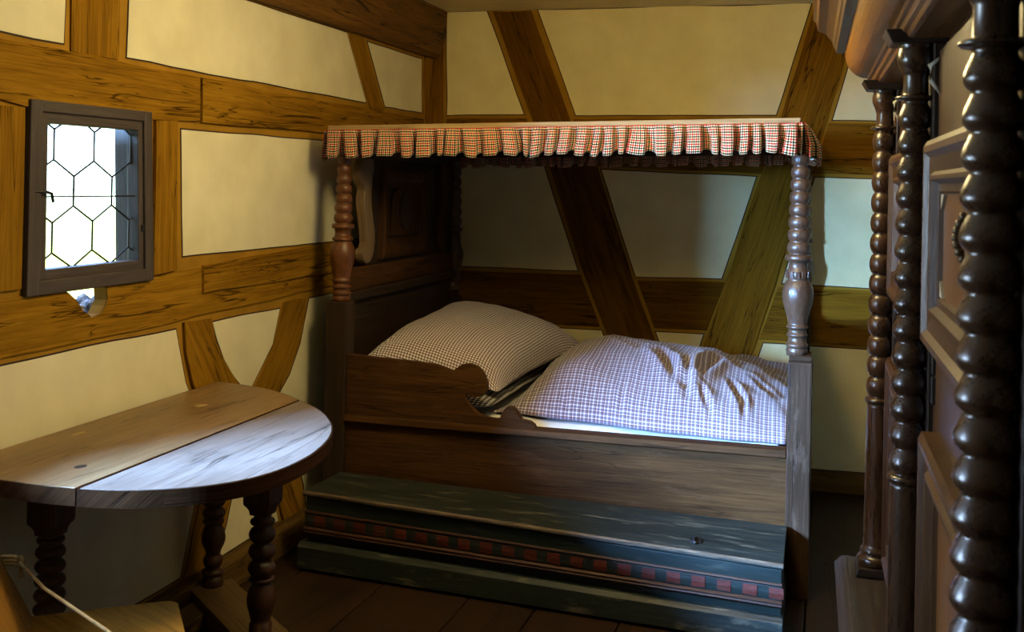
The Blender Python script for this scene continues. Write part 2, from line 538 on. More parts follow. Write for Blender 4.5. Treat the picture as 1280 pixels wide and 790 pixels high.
def offset_poly(poly, d):
    """grow a polygon outward by d."""
    n = len(poly)
    area2 = sum(poly[i][0] * poly[(i + 1) % n][1] - poly[(i + 1) % n][0] * poly[i][1] for i in range(n))
    s = 1 if area2 > 0 else -1
    out = []
    for i in range(n):
        p0, p1, p2 = Vector(poly[i - 1]), Vector(poly[i]), Vector(poly[(i + 1) % n])
        e1, e2 = (p1 - p0).normalized(), (p2 - p1).normalized()
        n1, n2 = Vector((e1.y, -e1.x)) * s, Vector((e2.y, -e2.x)) * s
        b = n1 + n2
        if b.length < 0.2:
            b = n1
        b.normalize()
        k = d / max(0.35, b.dot(n1))
        out.append((p1.x + b.x * k, p1.y + b.y * k))
    return out


def wobble(poly, amp, step=0.12, seed=0):
    """resample a timber outline with a slightly hand-hewn edge."""
    out = []
    n = len(poly)
    for i in range(n):
        a, b = Vector(poly[i]), Vector(poly[(i + 1) % n])
        L = (b - a).length
        k = max(1, int(L / step))
        d = (b - a).normalized() if L > 1e-6 else Vector((1, 0))
        for j in range(k):
            p = a + (b - a) * (j / k)
            w = amp * noise.noise(Vector((p.x * 3.1 + seed, p.y * 3.1, seed * 1.7))) if j else 0
            out.append((p.x - d.y * w, p.y + d.x * w))
    return out


# ------------------------------------------------------------------ setting
XR, YF, ZC = 3.15, -7.5, 2.60          # right wall, front wall, ceiling
WT = 0.24                              # wall thickness
lw = lambda a, b, t: (t, a, b)         # left wall: (y, z) at x = t
bw = lambda a, b, t: (a, -t, b)        # back wall: (x, z) at y = -t

WIN = [(-3.37, 1.275), (-2.85, 1.275), (-2.85, 1.785), (-3.37, 1.785)]
CHIP = [(-3.235, 1.262), (-3.221, 1.232), (-3.178, 1.202), (-3.155, 1.172), (-3.122, 1.155), (-3.105, 1.141), (-3.083, 1.147), (-3.06, 1.148), (-3.036, 1.172), (-3.024, 1.192), (-3.03, 1.23), (-3.04, 1.262)]
WIN2 = [(-4.80, 1.16), (-4.10, 1.16), (-4.10, 1.88), (-4.80, 1.88)]
SPLAY = [(-3.46, 1.125), (-2.42, 1.125), (-2.42, 1.90), (-3.46, 1.90)]     # the outer reveal is splayed wide
wall_left = MB().prism([(YF, -0.05), (0.0, -0.05), (0.0, ZC), (YF, ZC)], 0.0, -0.045, lw, holes=[WIN, CHIP, WIN2]).build('wall_left', M['ochre'])
tag(wall_left, kind='structure')
MB().prism([(YF, -0.05), (0.0, -0.05), (0.0, ZC), (YF, ZC)], -0.045, -WT, lw, holes=[SPLAY, WIN2]).build('masonry', M['rough_wall'], wall_left)
wall_back = MB().prism([(-WT, -0.05), (XR + WT, -0.05), (XR + WT, ZC), (-WT, ZC)], 0.0, -WT, bw).build('wall_back', M['ochre'])
tag(wall_back, kind='structure')
tag(boxp('wall_right', M['rough_wall'], None, XR, XR + WT, YF, 0, -0.05, ZC, 0), kind='structure')
tag(MB().prism([(-WT, -0.05), (XR + WT, -0.05), (XR + WT, ZC), (-WT, ZC)], YF, YF - WT, lambda a, b, t: (a, t, b)).build('wall_front', M['rough_wall']), kind='structure')
ceiling = tag(boxp('ceiling', M['ceiling'], None, -WT, XR + WT, YF - WT, WT, ZC, ZC + 0.15, 0), kind='structure')
floor = tag(boxp('floor', M['floor'], None, -WT, XR + WT, YF - 1.5, WT, -0.15, -0.03, 0), kind='structure')

# floorboards, running into the depth of the room
seams = [0.0, 0.225, 0.595, 0.965, 1.233, 1.56, 1.90, 2.21, 2.55, 2.86, 3.15]
for i in range(len(seams) - 1):
    ofs = 0.003 * noise.noise(Vector((i * 3.3, 0, 0)))
    boxp('floor_board', M['floor'], floor, seams[i] + 0.003, seams[i + 1] - 0.003, YF, -0.005, -0.03, -0.001 + ofs * 0.3, 0.004, grain=(0, 1, 0))

LEFT_PANELS = [
    [(-3.794, 2.003), (-3.533, 2.003), (-3.265, 2.001), (-3.261, 2.135), (-3.258, 2.31), (-3.801, 2.31)],
    [(-2.945, 1.995), (-2.548, 1.993), (-2.202, 1.992), (-1.641, 1.993), (-0.956, 1.995), (-1.205, 2.314), (-1.656, 2.312), (-2.184, 2.312), (-2.935, 2.317)],
    [(-0.704, 1.992), (-0.159, 1.997), (-0.177, 2.302), (-0.952, 2.302)],
    [(-2.584, 1.309), (-2.043, 1.308), (-1.36, 1.307), (-0.113, 1.311), (-0.142, 1.797), (-1.375, 1.778), (-2.064, 1.776), (-2.613, 1.77)],
    [(-3.766, 1.048), (-3.503, 1.046), (-3.112, 1.05), (-2.62, 1.044), (-2.591, 0.959), (-2.55, 0.841), (-2.47, 0.726), (-2.311, 0.571), (-2.389, 0.496), (-2.453, 0.424), (-2.502, 0.291), (-2.559, 0.126), (-3.739, 0.135)],
    [(-2.371, 1.042), (-1.831, 1.038), (-1.888, 0.894), (-2.065, 0.737), (-2.109, 0.725), (-2.168, 0.771), (-2.277, 0.883), (-2.334, 0.969)],
    [(-1.549, 1.056), (-1.339, 1.056), (-0.097, 1.041), (-0.041, 0.108), (-1.528, 0.108), (-1.565, 0.216), (-1.625, 0.328), (-1.761, 0.472), (-1.889, 0.588), (-1.807, 0.676), (-1.721, 0.738), (-1.627, 0.859)],
    [(-2.04, 0.486), (-1.949, 0.381), (-1.86, 0.274), (-1.803, 0.118), (-2.292, 0.114), (-2.232, 0.228), (-2.182, 0.351), (-2.116, 0.431)],
    # bays nearer than the photograph's frame
    [(-5.35, 1.32), (-4.98, 1.32), (-4.98, 1.78), (-5.35, 1.78)],
    [(-7.3, 0.14), (-3.95, 0.14), (-3.95, 1.045), (-7.3, 1.045)],
    [(-7.3, 2.0), (-4.0, 2.0), (-4.0, 2.31), (-7.3, 2.31)],
    [(-7.3, 1.32), (-5.6, 1.32), (-5.6, 1.78), (-7.3, 1.78)],
]
LEFT_TIMBERS = [  # (outline, grain direction in y, z)
    ([(-3.24, 2.34), (-2.997, 2.34), (-2.996, 1.98), (-3.233, 1.98)], (0, 1)),
    ([(-4.9, 1.98), (-3.532, 1.978), (-3.233, 1.978), (-2.509, 1.969), (-2.503, 1.805), (-2.815, 1.795), (-3.429, 1.795), (-4.05, 1.89), (-4.9, 1.89)], (1, 0)),
    ([(-2.498, 1.97), (-2.072, 1.966), (-0.954, 1.962), (-0.151, 1.959), (-0.143, 1.825), (-1.377, 1.816), (-2.065, 1.808), (-2.492, 1.803)], (1, 0)),
    ([(-1.177, 2.318), (-1.02, 2.321), (-0.736, 1.968), (-0.905, 1.968)], (-0.6, 0.8)),
    ([(-4.09, 1.79), (-3.436, 1.792), (-3.435, 1.262), (-4.09, 1.251)], (0, 1)),
    ([(-2.786, 1.793), (-2.655, 1.80), (-2.639, 1.263), (-2.781, 1.253)], (0, 1)),
    ([(-2.464, 1.257), (-2.46, 1.157), (-1.353, 1.151), (-0.104, 1.157), (-0.1, 1.101), (-1.535, 1.092), (-2.716, 1.073), (-3.504, 1.071), (-4.9, 1.065), (-4.9, 1.16), (-4.1, 1.16), (-4.06, 1.235), (-3.43, 1.24), (-3.245, 1.243)] + CHIP[1:11] + [(-3.02, 1.243), (-2.785, 1.245)], (1, 0)),
    ([(-2.454, 1.265), (-1.36, 1.299), (-0.114, 1.307), (-0.104, 1.167), (-1.353, 1.159), (-2.449, 1.162)], (1, 0.02)),
    ([(-2.58, 1.066), (-2.395, 1.06), (-2.363, 0.973), (-2.289, 0.876), (-2.149, 0.755), (-1.93, 0.579), (-1.747, 0.332), (-1.608, 0.105), (-1.767, 0.105), (-1.876, 0.312), (-2.041, 0.502), (-2.235, 0.608), (-2.443, 0.721), (-2.518, 0.836), (-2.565, 0.955)], (0.6, -0.8)),
    ([(-1.803, 1.063), (-1.835, 0.973), (-1.901, 0.869), (-2.038, 0.729), (-2.205, 0.618), (-2.344, 0.507), (-2.425, 0.417), (-2.475, 0.283), (-2.538, 0.105), (-2.328, 0.105), (-2.256, 0.235), (-2.206, 0.357), (-2.073, 0.493), (-1.917, 0.61), (-1.815, 0.691), (-1.73, 0.768), (-1.643, 0.861), (-1.6, 0.964), (-1.589, 1.064)], (0.6, 0.8)),
    ([(-0.13, 0.1), (0.0, 0.1), (0.0, 2.33), (-0.13, 2.33)], (0, 1)),
]
BACK_PANELS = [
    [(0.089, 2.597), (0.333, 2.598), (0.57, 1.998), (0.102, 1.992)],
    [(0.643, 2.598), (2.157, 2.598), (1.984, 2.0), (0.877, 1.994)],
    [(2.45, 2.598), (2.356, 2.258), (2.28, 1.973), (3.104, 1.96), (3.104, 2.598)],
    [(0.129, 1.705), (0.696, 1.70), (0.905, 1.113), (0.152, 1.11)],
    [(1.031, 1.687), (1.885, 1.662), (1.711, 1.103), (1.239, 1.092)],
    [(2.195, 1.664), (3.109, 1.648), (3.119, 1.083), (2.035, 1.091)],
    [(0.149, 0.777), (0.525, 0.779), (1.05, 0.781), (1.296, 0.11), (0.175, 0.11)],
    [(1.358, 0.79), (1.618, 0.791), (1.502, 0.423)],
    [(1.942, 0.762), (3.125, 0.755), (3.125, 0.12), (2.485, 0.113), (1.744, 0.11)],
]
BACK_TIMBERS = [
    ([(0.369, 2.597), (0.601, 2.597), (0.845, 1.967), (1.013, 1.687), (1.217, 1.091), (1.345, 0.767), (1.481, 0.399), (1.416, 0.105), (1.308, 0.141), (1.073, 0.783), (0.933, 1.115), (0.729, 1.701), (0.609, 1.998)], (0.37, -0.93)),
    ([(2.182, 2.597), (2.411, 2.597), (2.251, 1.973), (2.166, 1.663), (2.002, 1.09), (1.902, 0.756), (1.709, 0.106), (1.43, 0.106), (1.529, 0.403), (1.644, 0.793), (1.742, 1.104), (1.91, 1.663), (2.014, 1.998)], (0.29, 0.95)),
    ([(0.103, 1.968), (0.585, 1.975), (0.695, 1.714), (0.118, 1.724)], (1, 0)),
    ([(0.859, 1.971), (2.001, 1.98), (1.918, 1.68), (0.994, 1.705)], (1, 0)),
    ([(2.259, 1.956), (3.104, 1.943), (3.109, 1.673), (2.178, 1.685)], (1, 0)),
    ([(0.162, 1.087), (0.924, 1.091), (1.041, 0.803), (0.169, 0.797)], (1, 0)),
    ([(1.249, 1.07), (1.729, 1.082), (1.639, 0.815), (1.348, 0.811)], (1, 0)),
    ([(2.015, 1.069), (3.119, 1.066), (3.124, 0.776), (1.915, 0.782)], (1, 0)),
    ([(0.0, 0.1), (0.075, 0.1), (0.075, 2.597), (0.0, 2.597)], (0, 1)),
]
for wall, panels, timbers, pos, pmat in ((wall_left, LEFT_PANELS, LEFT_TIMBERS, lw, M['plaster']), (wall_back, BACK_PANELS, BACK_TIMBERS, bw, M['plaster_back'])):
    for i, pl in enumerate(panels):
        pan = MB().prism(wobble(pl, 0.006, 0.1, i), 0.0005, 0.003, pos).build('plaster_panel', pmat, wall)
        MB().prism(offset_poly(wobble(pl, 0.006, 0.1, i), 0.0055), 0.0003, 0.0018, pos).build('painted_line', M['line'], pan)
    for i, (tm, gd) in enumerate(timbers):
        g = pos(gd[0], gd[1], 0)
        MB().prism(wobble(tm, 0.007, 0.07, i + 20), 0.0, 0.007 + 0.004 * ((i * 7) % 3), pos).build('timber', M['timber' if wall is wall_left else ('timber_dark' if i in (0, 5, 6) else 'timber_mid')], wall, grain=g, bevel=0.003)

# log under the ceiling along the left wall
prof = [(-0.001, 2.325), (0.035, 2.318), (0.06, 2.345), (0.082, 2.42), (0.092, 2.50), (0.095, 2.605), (-0.001, 2.605)]
MB().sweep(prof, lambda s, d, z: (d + 0.012 * noise.noise(Vector((s * 1.3, 0, 2))) * (d > 0), s, z + (0.008 * noise.noise(Vector((s * 1.1, 5, 0))) if z < 2.5 else 0)), YF, -0.002).build('ceiling_beam', M['log'], ceiling, grain=(0, 1, 0), bevel=0.012)
# sill beams as baseboards
tag(MB().hexa([(0.0, YF, 0), (0.085, YF, 0), (0.085, -0.02, 0), (0.0, -0.02, 0), (0.0, YF, 0.115), (0.07, YF, 0.105), (0.07, -0.02, 0.105), (0.0, -0.02, 0.115)]).build('baseboard_left', M['sill'], bevel=0.012), kind='structure')
tag(boxp('baseboard_back', M['log'], None, 0.085, XR, -0.05, 0.0, 0.0, 0.105, 0.008), kind='structure')

# ---- window_1: the leaded casement in the left wall
win = thing('window_1', None, None, (0.0, -3.11, 1.24)); win['kind'] = 'structure'
FR = [(-3.425, 1.237), (-2.79, 1.237), (-2.822, 1.82), (-3.423, 1.818)]


def lerp2(q, a, b):
    x = (q[0][0] * (1 - a) + q[1][0] * a) * (1 - b) + (q[3][0] * (1 - a) + q[2][0] * a) * b
    z = (q[0][1] * (1 - a) + q[1][1] * a) * (1 - b) + (q[3][1] * (1 - a) + q[2][1] * a) * b
    return x, z


def bar(a0, a1, b0, b1, t0, t1, name, parent, mat, q=FR, grain=None):
    p = [lerp2(q, a0, b0), lerp2(q, a1, b0), lerp2(q, a1, b1), lerp2(q, a0, b1)]
    return MB().prism(p, t0, t1, lw).build(name, mat, parent, bevel=0.004, grain=grain)


for nm, a in (('frame_stile', (0, .085, 0, 1)), ('frame_stile', (.925, 1, 0, 1))):
    bar(*a, -0.10, 0.022, nm, win, M['window_wood'], grain=(0, 0, 1))
for nm, a in (('frame_rail', (.08, .93, .94, 1)), ('frame_rail', (.08, .93, 0, .075))):
    bar(*a, -0.10, 0.021, nm, win, M['window_wood'], grain=(0, 1, 0))
sash = thing('sash', None, None, (0, 0, 0)); sash.parent = win
for a, g in (((.078, .145, .07, .945), (0, 0, 1)), ((.888, .935, .07, .945), (0, 0, 1)), ((.14, .89, .885, .945), (0, 1, 0)), ((.14, .89, .07, .128), (0, 1, 0))):
    bar(*a, -0.035, 0.012, 'sash_bar', sash, M['window_wood'], grain=g)
# leaded hexagons
G0, G1, H0, H1 = -3.345, -2.862, 1.300, 1.765
HP, HR = 0.193, 0.1435      # horizontal pitch, row pitch
hv = 0.093                   # length of the upright edges


def clip(poly, ax, lim, keep_less):
    out = []
    for i in range(len(poly)):
        p, q = poly[i], poly[(i + 1) % len(poly)]
        inp = (p[ax] <= lim) if keep_less else (p[ax] >= lim)
        inq = (q[ax] <= lim) if keep_less else (q[ax] >= lim)
        if inp:
            out.append(p)
        if inp != inq:
            t = (lim - p[ax]) / (q[ax] - p[ax])
            out.append((p[0] + (q[0] - p[0]) * t, p[1] + (q[1] - p[1]) * t))
    return out


lead = MB()
seen = set()
for row in range(-3, 4):
    for c in range(-4, 5):
        cy = -3.078 + HP * c + (0 if row % 2 == 0 else HP / 2)
        cz = 1.5465 + HR * row
        k = (HR - hv)
        hx = [(cy, cz + hv / 2 + k), (cy + HP / 2, cz + hv / 2), (cy + HP / 2, cz - hv / 2), (cy, cz - hv / 2 - k), (cy - HP / 2, cz - hv / 2), (cy - HP / 2, cz + hv / 2)]
        pl = hx
        for ax, lim, kl in ((0, G0, False), (0, G1, True), (1, H0, False), (1, H1, True)):
            if pl:
                pl = clip(pl, ax, lim, kl)
        if not pl or len(pl) < 3:
            continue
        MB().prism(pl, -0.020, -0.018, lw).build('pane', M['glass'], sash, flip=True)
        for i in range(len(pl)):
            p, q = pl[i], pl[(i + 1) % len(pl)]
            key = tuple(sorted([(round(p[0], 3), round(p[1], 3)), (round(q[0], 3), round(q[1], 3))]))
            if (abs(p[0] - q[0]) < 1e-5 and (abs(p[0] - G0) < 1e-4 or abs(p[0] - G1) < 1e-4)) or (abs(p[1] - q[1]) < 1e-5):
                continue
            if key in seen or math.hypot(p[0] - q[0], p[1] - q[1]) < 0.004:
                continue
            seen.add(key)
            lead.tube([(-0.019, p[0], p[1]), (-0.019, q[0], q[1])], 0.0032, 6)
lead.build('lead_came', M['lead'], sash)
MB().tube([(-0.008, G0, 1.53), (-0.008, G1, 1.53)], 0.0028, 6).build('saddle_bar', M['iron'], sash)
MB().tube([(0.018, -3.40, 1.545), (0.024, -3.36, 1.547), (0.024, -3.33, 1.54), (0.02, -3.318, 1.515)], 0.005, 8).build('latch', M['iron'], sash)
for zz in (1.42, 1.66):
    MB().box(0.01, 0.016, -2.86, -2.815, zz - 0.012, zz + 0.012).build('hinge', M['iron'], sash, bevel=0.002)
# unseen board added outside window_1 to keep the sky_patch beam off the bed
blocker = MB().box(-0.85, -WT - 0.004, -3.53, -3.495, 1.10, 1.93).build('light_blocker', M['window_wood'], win, grain=(0, 0, 1), bevel=0.003)
# rubble in the broken hole under the window: part of the wall
rub = MB()
rr = random.Random(3)
for i in range(60):
    y = rr.uniform(-3.23, -2.85); z = rr.uniform(1.145, 1.195)
    s = rr.uniform(0.010, 0.024); x = rr.uniform(-0.2, -0.06)
    n0 = len(rub.v)
    bmx = bmesh.new(); bmesh.ops.create_icosphere(bmx, subdivisions=1, radius=s)
    for v in bmx.verts:
        w = 1 + 0.4 * noise.noise(v.co * 60 + Vector((i, 0, 0)))
        rub.v.append((x + v.co.x * w * 1.5, y + v.co.y * w, z - 0.02 + v.co.z * w))
    for f in bmx.faces:
        rub.face([n0 + v.index for v in f.verts])
    bmx.free()
tag(rub.build('rubble', M['stone'], wall_left), kind='stuff')
# window_2: open casement hole nearer the camera, outside the frame, with its jamb boards
w2 = thing('window_2', None, None, (0, -4.45, 1.16)); w2['kind'] = 'structure'
for (a, b, c, d) in ((-4.83, -4.795, 1.13, 1.91), (-4.105, -4.07, 1.13, 1.91), (-4.795, -4.105, 1.13, 1.162), (-4.795, -4.105, 1.878, 1.91)):
    MB().box(-0.06, 0.02, a, b, c, d).build('frame_board', M['window_wood'], w2, bevel=0.003)

# ------------------------------------------------------------------ profile helpers for turnings


def bead_run(z0, z1, n, r0, r1, neck=0.62, steps=8, sharp=1.0, skew=0.5):
    """n rounded beads between heights, outer radius running r0 -> r1 upward."""
    out = []
    h = (z1 - z0) / n
    for i in range(n):
        rb = r0 + (r1 - r0) * (i + 0.5) / n
        for k in range(steps):
            t = k / steps
            if skew == 0.5:
                s = math.sin(PI * t) ** (0.62 * sharp)
            elif t < skew:
                s = math.sin(PI / 2 * t / skew) ** 0.75
            else:
                q = (1 - t) / (1 - skew)
                s = 0.55 * math.sin(PI / 2 * q) ** 1.3 + 0.45 * q
            out.append((rb * (neck + (1 - neck) * s), z0 + h * (i + t)))
    out.append((r1 * neck, z1))
    return out


def ring(z, r, h, rin):
    return [(rin, z - h / 2 - 0.001), (r * 0.93, z - h / 2), (r, z - h * 0.2), (r, z + h * 0.2), (r * 0.93, z + h / 2), (rin, z + h / 2 + 0.001)]


def bulb(z0, z1, r0, rm, r1, peak=0.6, k=10):
    out = []
    for i in range(k + 1):
        t = i / k
        if t < peak:
            s = math.sin(t / peak * PI / 2) ** 1.6
            r = r0 + (rm - r0) * s
        else:
            s = math.cos((t - peak) / (1 - peak) * PI / 2) ** 0.8
            r = r1 + (rm - r1) * s
        out.append((r, z0 + (z1 - z0) * t))
    return out


def mono(prof):
    """keep heights rising."""
    out = []
    z = -1e9
    for r, zz in prof:
        if zz <= z:
            zz = z + 0.0004
        out.append((r, zz)); z = zz
    return out


# ------------------------------------------------------------------ canopy bed
BY = -1.68                      # front plane of the bed
bed = thing('canopy_bed', 'dark wooden four-poster bed with a red checked valance against the back wall', 'bed', (1.18, -0.88, 0))
# right front post: block + turning
pr = boxp('post', M['bed_grey'], bed, 2.127, 2.22, BY - 0.005, BY + 0.085, 0.0, 0.925, 0.006, grain=(0, 0, 1))
pr['label'] = 'grey-brown worn front post at the foot of the bed'
MB().hexa([(2.132, BY, 0.925), (2.215, BY, 0.925), (2.215, BY + 0.08, 0.925), (2.132, BY + 0.08, 0.925), (2.128, BY - 0.004, 0.948), (2.218, BY - 0.004, 0.948), (2.212, BY + 0.08, 0.96), (2.132, BY + 0.08, 0.96)]).build('post_shoulder', M['bed_grey'], pr, bevel=0.004)
pz = lambda y: 0.943 + (447 - y) * 0.003115
RX, RY = 2.158, BY + 0.04
P = [(0.040, pz(446)), (0.042, pz(438))] + ring(pz(433), 0.043, 0.016, 0.036) + [(0.034, pz(424))] + ring(pz(420), 0.040, 0.012, 0.035) + [(0.033, pz(413))] + ring(pz(410), 0.042, 0.012, 0.036)
P += bulb(pz(405), pz(352), 0.037, 0.0605, 0.044, 0.68) + [(0.039, pz(350.5)), (0.043, pz(349)), (0.043, pz(339)), (0.036, pz(337)), (0.036, pz(329))] + ring(pz(323), 0.052, 0.022, 0.040)
P += bead_run(pz(318), 1.74, 8, 0.047, 0.033, 0.74)
MB().lathe(mono(P), RX, RY, 28).build('turning', M['turned_brown'], pr, smooth=True)
# carved chips of the collar
cl = MB()
for i in range(12):
    a = 2 * PI * i / 12
    cx, cy = RX + 0.044 * math.cos(a), RY + 0.044 * math.sin(a)
    t = Vector((-math.sin(a), math.cos(a), 0)) * 0.008; o = Vector((math.cos(a), math.sin(a), 0)) * 0.004
    c = Vector((cx, cy, 0))
    cl.hexa([c - t - o + Vector((0, 0, pz(348))), c + t - o + Vector((0, 0, pz(348))), c + t + o + Vector((0, 0, pz(348))), c - t + o + Vector((0, 0, pz(348))), c - t - o + Vector((0, 0, pz(340))), c + t - o + Vector((0, 0, pz(340))), c + t * .7 + o + Vector((0, 0, pz(340))), c - t * .7 + o + Vector((0, 0, pz(340)))])
cl.build('carved_collar', M['turned_brown'], pr)
# left front post
plp = boxp('post', M['bed_dark'], bed, 0.149, 0.248, BY - 0.005, BY + 0.09, 0.0, 1.064, 0.006, grain=(0, 0, 1))
plp['label'] = 'dark front post at the head of the bed with a red-brown turning'
lz = lambda y: 1.064 + (377 - y) * 0.003522
P = [(0.040, lz(378)), (0.041, lz(371))] + ring(lz(367), 0.043, 0.014, 0.037) + ring(lz(359), 0.043, 0.012, 0.037) + ring(lz(351), 0.043, 0.014, 0.038)
P += bulb(lz(346), lz(304), 0.040, 0.056, 0.043, 0.66) + ring(lz(299), 0.047, 0.014, 0.038) + [(0.034, lz(292))] + ring(lz(283), 0.050, 0.02, 0.038)
P += bead_run(lz(279), 1.71, 7, 0.043, 0.029, 0.72)
MB().lathe(mono(P), 0.203, BY + 0.042, 26).build('turning', M['turned_red'], plp, smooth=True)
# rear posts
for x in (0.20, 2.142):
    rp_ = boxp('post', M['bed_dark'], bed, x - 0.043, x + 0.043, -0.16, -0.08, 0.0, 0.95, 0.005, grain=(0, 0, 1))
    q = lambda z: z
    P = [(0.040, 0.94)] + ring(0.99, 0.043, 0.016, 0.036) + ring(1.05, 0.042, 0.012, 0.036) + bulb(1.07, 1.235, 0.037, 0.058, 0.044, 0.68) + ring(1.33, 0.052, 0.022, 0.036) + bead_run(1.345, 1.80, 8, 0.046, 0.033, 0.74)
    MB().lathe(mono(P), x, -0.12, 20).build('turning', M['turned_brown'], rp_, smooth=True)
# front panel, rail cap
boxp('front_panel', M['bed'], bed, 0.245, 2.13, BY + 0.02, BY + 0.05, 0.06, 0.548, 0.003, grain=(1, 0, 0))
MB().hexa([(0.245, BY - 0.01, 0.545), (2.127, BY - 0.01, 0.548), (2.127, BY + 0.075, 0.548), (0.245, BY + 0.075, 0.545), (0.245, BY - 0.004, 0.572), (2.127, BY - 0.004, 0.578), (2.127, BY + 0.075, 0.578), (0.245, BY + 0.075, 0.572)]).build('rail_cap', M['bed'], bed, grain=(1, 0, 0), bevel=0.004)
# shaped head-side boards
SIDE = [(0.247, 0.565), (0.247, 0.835), (0.40, 0.828), (0.56, 0.822), (0.66, 0.815), (0.712, 0.800), (0.735, 0.792), (0.748, 0.802), (0.775, 0.822), (0.812, 0.829), (0.848, 0.818), (0.876, 0.790), (0.892, 0.752), (0.893, 0.722), (0.878, 0.700), (0.852, 0.690), (0.822, 0.690), (0.797, 0.700), (0.800, 0.682), (0.812, 0.660), (0.832, 0.636), (0.860, 0.616), (0.895, 0.606), (0.930, 0.603), (0.950, 0.606), (0.957, 0.622), (0.968, 0.646), (0.986, 0.660), (1.005, 0.660), (1.022, 0.648), (1.034, 0.628), (1.046, 0.610), (1.064, 0.607), (1.084, 0.603), (1.102, 0.592), (1.112, 0.572), (1.112, 0.565)]
MB().prism(SIDE, BY + 0.012, BY + 0.048, lambda a, b, t: (a, t, b)).build('side_board', M['bed'], bed, grain=(1, 0, 0), bevel=0.004)
MB().prism([(a - 0.06, b) for a, b in SIDE], -0.10, -0.07, lambda a, b, t: (a, t, b)).build('side_board', M['bed_dark'], bed, grain=(1, 0, 0), bevel=0.004)
boxp('rear_rail', M['bed_dark'], bed, 0.24, 2.10, -0.105, -0.07, 0.25, 0.57, 0.003, grain=(1, 0, 0))
# a long split in the side board
# footboard with a swept top
FB = [(BY + 0.08, 0.1), (-0.155, 0.1), (-0.155, 0.93), (-0.35, 0.95), (-0.62, 0.985), (-0.88, 1.0), (-1.14, 0.985), (-1.4, 0.95), (BY + 0.08, 0.925)]
MB().prism(FB, 2.135, 2.17, lambda a, b, t: (t, a, b)).build('footboard', M['bed'], bed, grain=(0, 1, 0), bevel=0.004)
# headboard: lower board, moulding, framed upper field
hb = MB().prism([(BY + 0.085, 0.1), (-0.155, 0.1), (-0.155, 1.74), (-0.30, 1.76), (-1.38, 1.76), (-1.38, 1.2), (BY + 0.085, 1.2)], 0.175, 0.20, lambda a, b, t: (t, a, b)).build('headboard', M['bed_dark'], bed, grain=(0, 1, 0), bevel=0.003)
boxp('headboard_rail', M['bed_dark'], hb, 0.195, 0.232, BY + 0.09, -0.155, 1.055, 1.10, 0.008, grain=(0, 1, 0))
boxp('headboard_rail', M['bed'], hb, 0.195, 0.215, BY + 0.10, -0.155, 1.10, 1.205, 0.004, grain=(0, 1, 0))
boxp('headboard_rail', M['bed_dark'], hb, 0.195, 0.225, -1.40, -0.22, 1.70, 1.77, 0.008, grain=(0, 1, 0))


def mitred(mb, pos, s0, s1, z0, z1, prof):
    """picture-frame moulding; prof = [(inset, depth)] from the outer edge inward."""
    n = len(mb.v)
    k = len(prof)
    for w, d in prof:
        for s, z in ((s0 + w, z0 + w), (s1 - w, z0 + w), (s1 - w, z1 - w), (s0 + w, z1 - w)):
            mb.v.append(tuple(pos(s, d, z)))
    for i in range(k - 1):
        for c in range(4):
            c2 = (c + 1) % 4
            mb.face([n + i * 4 + c, n + i * 4 + c2, n + (i + 1) * 4 + c2, n + (i + 1) * 4 + c])
    return mb


hpos = lambda s, d, z: (0.20 + d, s, z)
mitred(MB(), hpos, -1.23, -0.62, 1.225, 1.66, [(0, 0), (0, 0.022), (0.02, 0.03), (0.05, 0.026), (0.07, 0.012), (0.09, 0.012), (0.095, 0.0)]).build('headboard_frame', M['bed'], hb, grain=(0, 0, 1))
# arched inner field
arch = [(-1.09, 1.33)] + [(-0.925 + 0.165 * math.cos(PI - PI * i / 12) * 1.0, 1.50 + 0.08 * math.sin(PI * i / 12)) for i in range(13)] + [(-0.76, 1.33)]
MB().prism(arch, 0.0, 0.014, lambda a, b, t: (0.20 + t, a, b)).build('arched_field', M['bed'], hb, bevel=0.004, grain=(0, 0, 1))
MB().prism([(-0.925 + 0.075 * math.cos(2 * PI * i / 20), 1.45 + 0.10 * math.sin(2 * PI * i / 20)) for i in range(20)], 0.013, 0.022, lambda a, b, t: (0.20 + t, a, b)).build('oval_boss', M['bed_dark'], hb, bevel=0.004)
# S-scroll brackets, front and back
SC = [(-1.5, 1.70), (-1.44, 1.706), (-1.405, 1.695), (-1.40, 1.655), (-1.415, 1.60), (-1.425, 1.55), (-1.42, 1.49), (-1.40, 1.43), (-1.375, 1.37), (-1.37, 1.31), (-1.385, 1.255), (-1.42, 1.222), (-1.465, 1.214), (-1.50, 1.232), (-1.512, 1.262), (-1.50, 1.285), (-1.475, 1.29), (-1.462, 1.31), (-1.47, 1.36), (-1.49, 1.42), (-1.51, 1.48), (-1.515, 1.52), (-1.50, 1.555), (-1.515, 1.575), (-1.545, 1.59), (-1.56, 1.625), (-1.55, 1.665), (-1.53, 1.69)]
SC = [(a + 0.05, b) for a, b in SC]
MB().prism(SC, 0.18, 0.225, lambda a, b, t: (t, a, b)).build('scroll_bracket', M['scroll'], bed, grain=(0, 0, 1), bevel=0.008)
MB().prism([(-1.78 - a, b) for a, b in SC], 0.20, 0.23, lambda a, b, t: (t, a, b)).build('scroll_bracket', M['bed'], bed, grain=(0, 0, 1), bevel=0.008)
# tester (canopy board), left end a little lower
tz = lambda x: 1.837 + (x - 0.139) * 0.0213


def tester_box(x0, x1, y0, y1, dz0, dz1):
    return MB().hexa([(x0, y0, tz(x0) + dz0), (x1, y0, tz(x1) + dz0), (x1, y1, tz(x1) + dz0), (x0, y1, tz(x0) + dz0), (x0, y0, tz(x0) + dz1), (x1, y0, tz(x1) + dz1), (x1, y1, tz(x1) + dz1), (x0, y1, tz(x0) + dz1)])


